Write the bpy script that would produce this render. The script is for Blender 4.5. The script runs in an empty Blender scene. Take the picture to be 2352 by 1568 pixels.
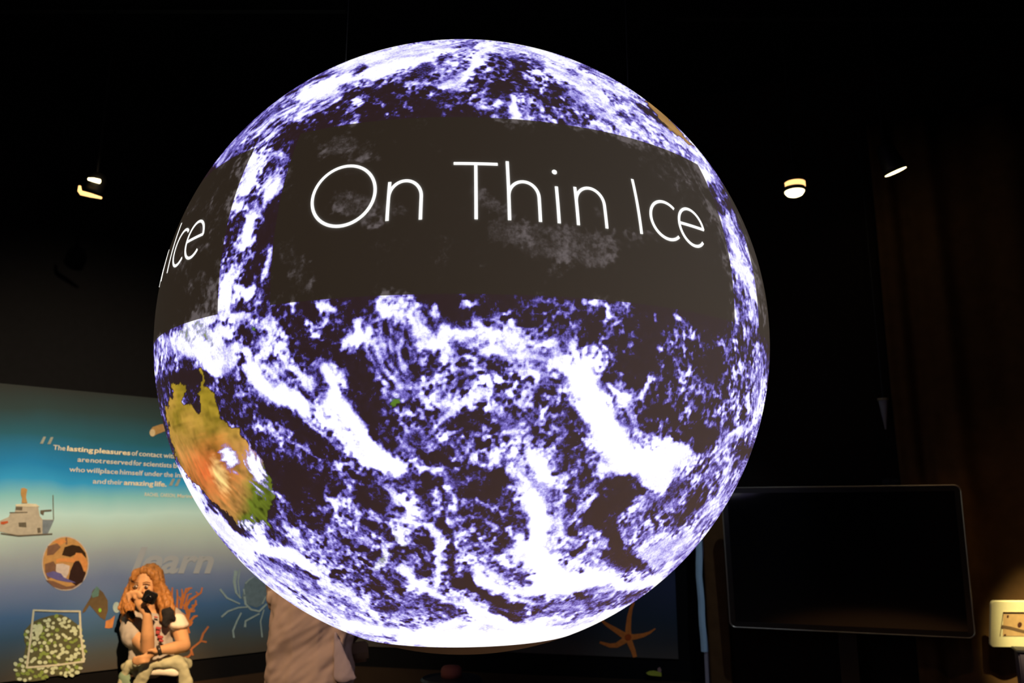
import bpy, bmesh, math, random
import numpy as np
from mathutils import Vector, Matrix
from mathutils.geometry import tessellate_polygon
SC = bpy.context.scene
COL = SC.collection
R = math.radians
random.seed(7)
# ---------------------------------------------------------------- camera, world, lights, exposure
cam = bpy.data.objects.new('camera', bpy.data.cameras.new('camera')); COL.objects.link(cam)
cam.location = (0, 0, 1.58); cam.rotation_euler = (R(90+12), 0, 0)
cam.data.sensor_width = 36; cam.data.lens = 1900/2352*36; cam.data.clip_start = .05
cam.data.dof.use_dof = True; cam.data.dof.focus_distance = 1.75; cam.data.dof.aperture_fstop = 5.2
SC.camera = cam
w = bpy.data.worlds.new('dark'); SC.world = w; w.use_nodes = True
w.node_tree.nodes['Background'].inputs[0].default_value = (.25, .3, .4, 1); w.node_tree.nodes['Background'].inputs[1].default_value = .0025
SC.view_settings.view_transform = 'Standard'; SC.view_settings.look = 'None'
SC.view_settings.exposure = 0; SC.view_settings.gamma = 1; SC.view_settings.use_curve_mapping = False
def spot(name, loc, to, power, col, angle, blend=.6, size=.04):
    l = bpy.data.lights.new(name, 'SPOT'); l.energy = power; l.color = col; l.spot_size = R(angle); l.spot_blend = blend; l.shadow_soft_size = size
    o = bpy.data.objects.new(name, l); COL.objects.link(o); o.location = loc
    o.rotation_euler = (Vector(to)-Vector(loc)).to_track_quat('-Z', 'Y').to_euler(); return o
spot('mural_spotlight', (-.6, 1.6, 3.9), (-2.2, 4.5, 1.40), 780, (1, .78, .52), 56, 1.0, .03)
spot('visitor_spotlight', (-.6, 1.6, 3.9), (-1.95, 4.45, 1.05), 850, (1, .5, .16), 15, .7, .03)
spot('sign_spotlight', (1.9, 2.0, 3.5), (2.72, 4.3, .98), 1250, (1, .82, .38), 12, .7, .03)
spot('curtain_spotlight', (1.2, 1.6, 3.6), (2.75, 4.4, 1.1), 26, (1, .62, .3), 30, 1.0, .05)
spot('floor_bounce_fill', (2.5, 1.2, 3.9), (.95, 1.85, 0), 1300, (1, .60, .28), 27, .8, .05)  # added unseen lamp; its floor bounce warms the globe's bare underside
spot('rim_fill', (2.1, 2.9, 3.9), (2.25, 4.32, 1.76), 30, (1, .62, .28), 11, .8, .03)  # added lamp to brighten the screen's top rim, belongs to no fixture
spot('back_visitor_fill', (-1.7, 1.3, 3.4), (-.9, 3.7, 1.0), 340, (1, .66, .40), 18, .9, .05)  # added fill for the grown-up behind the globe
spot('strip_fill', (1.1, 2.6, 4.0), (1.13, 4.95, 1.2), 70, (.75, .88, 1), 22, .9, .03)  # added cool lamp that brightens the pale blue edge strip
spot('side_fill', (3.4, .3, 1.9), (.1, 2.4, 1.9), 15, (1, .93, .86), 40, .9, .1)  # added weak fill that lifts the banner's right side
# ---------------------------------------------------------------- helpers
def mat(name, base, rough=.6, metal=0, emit=None, es=1, noise=0, nscale=30, bump=0, spec=.4):
    m = bpy.data.materials.new(name); m.use_nodes = True; N = m.node_tree.nodes; L = m.node_tree.links; b = N['Principled BSDF']
    b.inputs['Base Color'].default_value = (*base, 1); b.inputs['Roughness'].default_value = rough; b.inputs['Metallic'].default_value = metal
    b.inputs['Specular IOR Level'].default_value = spec
    if emit: b.inputs['Emission Color'].default_value = (*emit, 1); b.inputs['Emission Strength'].default_value = es
    if noise or bump:
        tc = N.new('ShaderNodeTexCoord'); n = N.new('ShaderNodeTexNoise'); n.inputs['Scale'].default_value = nscale; n.inputs['Detail'].default_value = 4
        L.new(tc.outputs['Object'], n.inputs['Vector'])
        if noise:
            mx = N.new('ShaderNodeMix'); mx.data_type = 'RGBA'
            mx.inputs['A'].default_value = (*[c*(1-noise) for c in base], 1); mx.inputs['B'].default_value = (*[min(1, c*(1+noise)) for c in base], 1)
            L.new(n.outputs['Fac'], mx.inputs['Factor']); L.new(mx.outputs['Result'], b.inputs['Base Color'])
        if bump:
            bp = N.new('ShaderNodeBump'); bp.inputs['Strength'].default_value = bump; bp.inputs['Distance'].default_value = .01
            L.new(n.outputs['Fac'], bp.inputs['Height']); L.new(bp.outputs['Normal'], b.inputs['Normal'])
    return m
def srgb(r, g, b): return tuple(((c/255+.055)/1.055)**2.4 if c > 10 else c/255/12.92 for c in (r, g, b))
def tag(o, label=None, cat=None, group=None, kind=None):
    for k, v in (('label', label), ('category', cat), ('group', group), ('kind', kind)):
        if v: o[k] = v
    return o
ORG = {}
def empty(name, loc, label, cat, group=None):
    o = bpy.data.objects.new(name, None); COL.objects.link(o); o.location = loc; o.empty_display_size = .1
    ORG[o.name] = Vector(loc); return tag(o, label, cat, group)
def root_org(p):
    while p is not None:
        if p.name in ORG: return ORG[p.name]
        p = p.parent
    return Vector((0, 0, 0))
def mk(name, V, F, m, parent=None, smooth=False, org=None):
    """one mesh object; V are world coordinates"""
    o_ = root_org(parent) if parent is not None else Vector(org if org is not None else (0, 0, 0))
    me = bpy.data.meshes.new(name); me.from_pydata([tuple(Vector(v)-o_) for v in V], [], F); me.materials.append(m)
    if smooth: me.polygons.foreach_set('use_smooth', [True]*len(me.polygons))
    me.update(); o = bpy.data.objects.new(name, me); COL.objects.link(o)
    if parent is not None: o.parent = parent
    else:
        o.location = o_
        if org is not None: ORG[o.name] = o_
    return o
def from_bm(name, bm, m, parent=None, smooth=False, org=None):
    bmesh.ops.recalc_face_normals(bm, faces=bm.faces)
    V = [v.co.copy() for v in bm.verts]; bm.verts.index_update(); F = [[v.index for v in f.verts] for f in bm.faces]; bm.free()
    return mk(name, V, F, m, parent, smooth, org)
def bm_box(bm, c, s, M=None):
    r = bmesh.ops.create_cube(bm, size=1); vs = r['verts']
    for v in vs: v.co = Vector((v.co.x*s[0], v.co.y*s[1], v.co.z*s[2]))
    if M is not None: bmesh.ops.transform(bm, matrix=M.to_4x4(), verts=vs)
    for v in vs: v.co += Vector(c)
    return vs
def bm_tube(bm, pts, rad, seg=10, caps=True):
    pts = [Vector(p) for p in pts]; rad = rad if isinstance(rad, (list, tuple)) else [rad]*len(pts); rings = []
    up = Vector((0, 0, 1))
    for i, p in enumerate(pts):
        d = (pts[min(i+1, len(pts)-1)]-pts[max(i-1, 0)]).normalized(); a = d.cross(up)
        if a.length < .05: a = d.cross(Vector((1, 0, 0)))
        a.normalize(); b = d.cross(a)
        rings.append([bm.verts.new(p+a*math.cos(t)*rad[i]+b*math.sin(t)*rad[i]) for t in [2*math.pi*k/seg for k in range(seg)]])
    for r0, r1 in zip(rings[:-1], rings[1:]):
        for k in range(seg): bm.faces.new((r0[k], r0[(k+1) % seg], r1[(k+1) % seg], r1[k]))
    if caps: bm.faces.new(rings[0]); bm.faces.new(rings[-1][::-1])
def bm_lathe(bm, prof, c, seg=24, M=None):
    rings = []
    for r, z in prof:
        ring = []
        for k in range(seg):
            v = Vector((r*math.cos(2*math.pi*k/seg), r*math.sin(2*math.pi*k/seg), z))
            if M is not None: v = M@v
            ring.append(bm.verts.new(v+Vector(c)))
        rings.append(ring)
    for r0, r1 in zip(rings[:-1], rings[1:]):
        for k in range(seg): bm.faces.new((r0[k], r0[(k+1) % seg], r1[(k+1) % seg], r1[k]))
    bm.faces.new(rings[0][::-1]); bm.faces.new(rings[-1])
TL = 12
def ray(px, py):
    x, y = (px-1176)/1900, (784-py)/1900
    return Vector((x, math.cos(R(TL))-y*math.sin(R(TL)), math.sin(R(TL))+y*math.cos(R(TL))))
CP = Vector((0, 0, 1.58))
def at(px, py, Y):
    r = ray(px, py); return CP+r*(Y/r.y)
def at_z(px, py, z):
    r = ray(px, py); return CP+r*((z-1.58)/r.z)
class Wall:
    """vertical plane through two ground points, n points into the room"""
    def __init__(s, a, b):
        s.a = Vector((a[0], a[1], 0)); s.u = (Vector((b[0], b[1], 0))-s.a); s.len = s.u.length; s.u.normalize()
        s.n = Vector((s.u.y, -s.u.x, 0))
        if s.n.dot(Vector((0, 0, 0))-s.a) < 0: s.n = -s.n
    def P(s, px, py, off=0):
        r = ray(px, py); t = ((s.a+s.n*off)-CP).dot(s.n)/r.dot(s.n); return CP+r*t
    def uz(s, px, py):
        p = s.P(px, py); return ((p-s.a).dot(s.u), p.z)
    def W(s, u, z, off=0):
        p = s.a+s.u*u+s.n*off; return Vector((p.x, p.y, z))
    def slab(s, name, u0, u1, z0, z1, o0, o1, m, parent=None, org=None, bev=0):
        bm = bmesh.new(); vs = [bm.verts.new(s.W(u, z, o)) for o in (o0, o1) for u, z in ((u0, z0), (u1, z0), (u1, z1), (u0, z1))]
        for f in ((0, 1, 2, 3), (4, 5, 6, 7), (0, 1, 5, 4), (1, 2, 6, 5), (2, 3, 7, 6), (3, 0, 4, 7)): bm.faces.new([vs[i] for i in f])
        if bev: bmesh.ops.bevel(bm, geom=list(bm.edges), offset=bev, segments=2, affect='EDGES')
        return from_bm(name, bm, m, parent, org=org)
    def prism(s, polys, off, th=.0012):
        """flat printed shapes on the wall: list of pixel outlines"""
        bm = bmesh.new()
        for k, pl in enumerate(polys):
            P2 = [s.uz(*p) for p in pl]
            tri = tessellate_polygon([[Vector((u, z, 0)) for u, z in P2]])
            A = [bm.verts.new(s.W(u, z, off+th+k*2e-6)) for u, z in P2]; B = [bm.verts.new(s.W(u, z, off)) for u, z in P2]
            for t in tri:
                try: bm.faces.new([A[i] for i in t])
                except ValueError: pass
            n = len(P2)
            for i in range(n):
                try: bm.faces.new((A[i], A[(i+1) % n], B[(i+1) % n], B[i]))
                except ValueError: pass
        return bm
def thick(pts, w0, w1=None):
    """pixel outline around a polyline, width from w0 to w1"""
    w1 = w0 if w1 is None else w1; L_, R_ = [], []; n = len(pts)
    for i, p in enumerate(pts):
        a, b = pts[max(i-1, 0)], pts[min(i+1, n-1)]; d = Vector((b[0]-a[0], b[1]-a[1])); d.normalize(); t = i/(n-1); h = (w0+(w1-w0)*t)/2
        L_.append((p[0]-d.y*h, p[1]+d.x*h)); R_.append((p[0]+d.y*h, p[1]-d.x*h))
    return L_+R_[::-1]
def oval(cx, cy, rx, ry, n=32, a=0):
    return [(cx+rx*math.cos(t)*math.cos(a)-ry*math.sin(t)*math.sin(a), cy+rx*math.cos(t)*math.sin(a)+ry*math.sin(t)*math.cos(a)) for t in [2*math.pi*k/n for k in range(n)]]
_txt = {}
def glyphs(body, bold=0, shear=0):
    k = (body, bold, shear)
    if k not in _txt:
        cu = bpy.data.curves.new('t', 'FONT'); cu.body = body; cu.offset = bold; cu.shear = shear; cu.resolution_u = 3
        o = bpy.data.objects.new('t', cu); COL.objects.link(o); dg = bpy.context.evaluated_depsgraph_get(); me = o.evaluated_get(dg).to_mesh()
        V = np.array([v.co[:] for v in me.vertices]); F = [list(p.vertices) for p in me.polygons]; bpy.data.objects.remove(o); _txt[k] = (V, F)
    return _txt[k]
def words(wall, name, lst, m, parent, off, capfix=None):
    """lst: (word, x0, y0, x1, y1, cap height px, bold, shear); baseline from pixel (x0,y0) to (x1,y1)"""
    VV, FF = [], []
    for wd, x0, y0, x1, y1, ch, bold, sh in lst:
        V, F = glyphs(wd, bold, sh); w0, w1 = V[:, 0].min(), V[:, 0].max(); u0, z0 = wall.uz(x0, y0); u1, z1 = wall.uz(x1, y1)
        _, zt = wall.uz(x0, y0-ch); sz = (zt-z0)/.73; b = len(VV)
        for v in V:
            t = (v[0]-w0)/(w1-w0); VV.append(wall.W(u0+(u1-u0)*t, z0+(z1-z0)*t+v[1]*sz, off))
        FF += [[i+b for i in f] for f in F]
    return mk(name, VV, FF, m, parent)
def hull_pts(p, r, seg=10, ring=6):
    out = []
    for i in range(ring+1):
        a = math.pi*i/ring
        for k in range(seg if 0 < i < ring else 1):
            t = 2*math.pi*k/seg; out.append(Vector(p)+Vector((math.sin(a)*math.cos(t)*r[0], math.sin(a)*math.sin(t)*r[1], math.cos(a)*r[2])))
    return out
def add_hull(bm, pts):
    vs = [bm.verts.new(p) for p in pts]; r = bmesh.ops.convex_hull(bm, input=vs)
    dead = [g for g in r['geom_interior']+r['geom_unused'] if isinstance(g, bmesh.types.BMVert) and g.is_valid]
    bmesh.ops.delete(bm, geom=list(set(dead)), context='VERTS')
def blob(name, chains, voxel, m, parent=None, smooth=4, org=None, noise=0, nsc=20, grain=None, keep=.3):
    """one continuous surface grown over tapered chains [(point, radius or radii), ...]"""
    V, F = [], []
    for ch in chains:
        ch = [(Vector(p), (r, r, r) if isinstance(r, (int, float)) else r) for p, r in ch]
        prs = list(zip(ch[:-1], ch[1:])) if len(ch) > 1 else [(ch[0], None)]
        for a, b in prs:
            bm = bmesh.new(); add_hull(bm, hull_pts(*a)+(hull_pts(*b) if b else [])); bmesh.ops.recalc_face_normals(bm, faces=bm.faces)
            bm.verts.index_update(); k = len(V); V += [v.co.copy() for v in bm.verts]; F += [[v.index+k for v in f.verts] for f in bm.faces]; bm.free()
    me = bpy.data.meshes.new('tmp'); me.from_pydata([tuple(v) for v in V], [], F); o = bpy.data.objects.new('tmp', me); COL.objects.link(o)
    rm = o.modifiers.new('r', 'REMESH'); rm.mode = 'VOXEL'; rm.voxel_size = voxel
    sm = o.modifiers.new('s', 'SMOOTH'); sm.factor = .5; sm.iterations = smooth
    dg = bpy.context.evaluated_depsgraph_get(); ev = o.evaluated_get(dg).to_mesh()
    P = np.zeros(len(ev.vertices)*3); ev.vertices.foreach_get('co', P); P = P.reshape(-1, 3); F = [list(p.vertices) for p in ev.polygons]
    if noise:
        Nn = np.zeros(len(ev.vertices)*3); ev.vertices.foreach_get('normal', Nn); Nn = Nn.reshape(-1, 3)
        Q = P
        if grain is not None: g_ = np.array(grain, float); g_ /= np.linalg.norm(g_); Q = P-(P@g_)[:, None]*g_*(1-keep)   # folds or strands run along the grain
        P = P+Nn*(fbm(Q, nsc, 3, 3)*noise)[:, None]
    bpy.data.objects.remove(o)
    return mk(name, P, F, m, parent, True, org)
# ---------------------------------------------------------------- earth picture shown on the globe
def _hash(i, j, k, s):
    h = (i*374761393 + j*668265263 + k*2147483647 + s*974634777) & 0xffffffff
    h = ((h ^ (h >> 13))*1274126177) & 0xffffffff
    h = ((h ^ (h >> 16))*2246822519) & 0xffffffff
    return ((h >> 9) & 0xffff).astype(np.float32)/32767.5 - 1.0
def vnoise(P, f, s=0):
    Q = P*f + 100.0
    I = np.floor(Q).astype(np.int64); U = (Q - I).astype(np.float32); U = U*U*(3-2*U)
    out = 0
    for a in (0, 1):
        wa = U[..., 0] if a else 1-U[..., 0]
        for b in (0, 1):
            wb = U[..., 1] if b else 1-U[..., 1]
            for c in (0, 1):
                wc = U[..., 2] if c else 1-U[..., 2]
                out = out + wa*wb*wc*_hash(I[..., 0]+a, I[..., 1]+b, I[..., 2]+c, s)
    return out
def fbm(P, f, octs, s=0, g=.55):
    o, a, t = 0, 1.0, 0
    for k in range(octs):
        o = o + a*vnoise(P, f*2.03**k, s+k*7); t += a*a; a *= g
    return o/math.sqrt(t)*1.7
FPX, TILT, RAD = 1900.0, math.radians(12), .865
_al = math.radians(20.37); _c = np.array([math.tan(math.radians(-3.06)), math.tan(math.radians(-.33)), 1.0])
_c /= np.linalg.norm(_c); CC = _c*(RAD/math.sin(_al))                  # globe centre in the photographer's frame
def c2w(v):
    return np.stack([v[..., 0], v[..., 2]*math.cos(TILT)-v[..., 1]*math.sin(TILT), v[..., 2]*math.sin(TILT)+v[..., 1]*math.cos(TILT)], -1)
def w2c(v):
    return np.stack([v[..., 0], -v[..., 1]*math.sin(TILT)+v[..., 2]*math.cos(TILT), v[..., 1]*math.cos(TILT)+v[..., 2]*math.sin(TILT)], -1)
CH0X, CH0Y, CHS, CHW, CHH = 346, 78, 2.0, 716, 722                       # chart of the facing half, 2 px pitch
ZON = {'A': (450, 80, 3.92), 'B': (1050, 80, 3.92), 'C': (600, 680, 3.92), 'D': (1100, 680, 3.92), 'E': (400, 1050, 3.92),
       'F': (900, 1050, 3.92), 'G': (1300, 950, 3.92), 'H': (340, 330, 2.75), 'P': (0, 0, 1.0), 'K': (350, 700, 1.96)}
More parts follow.
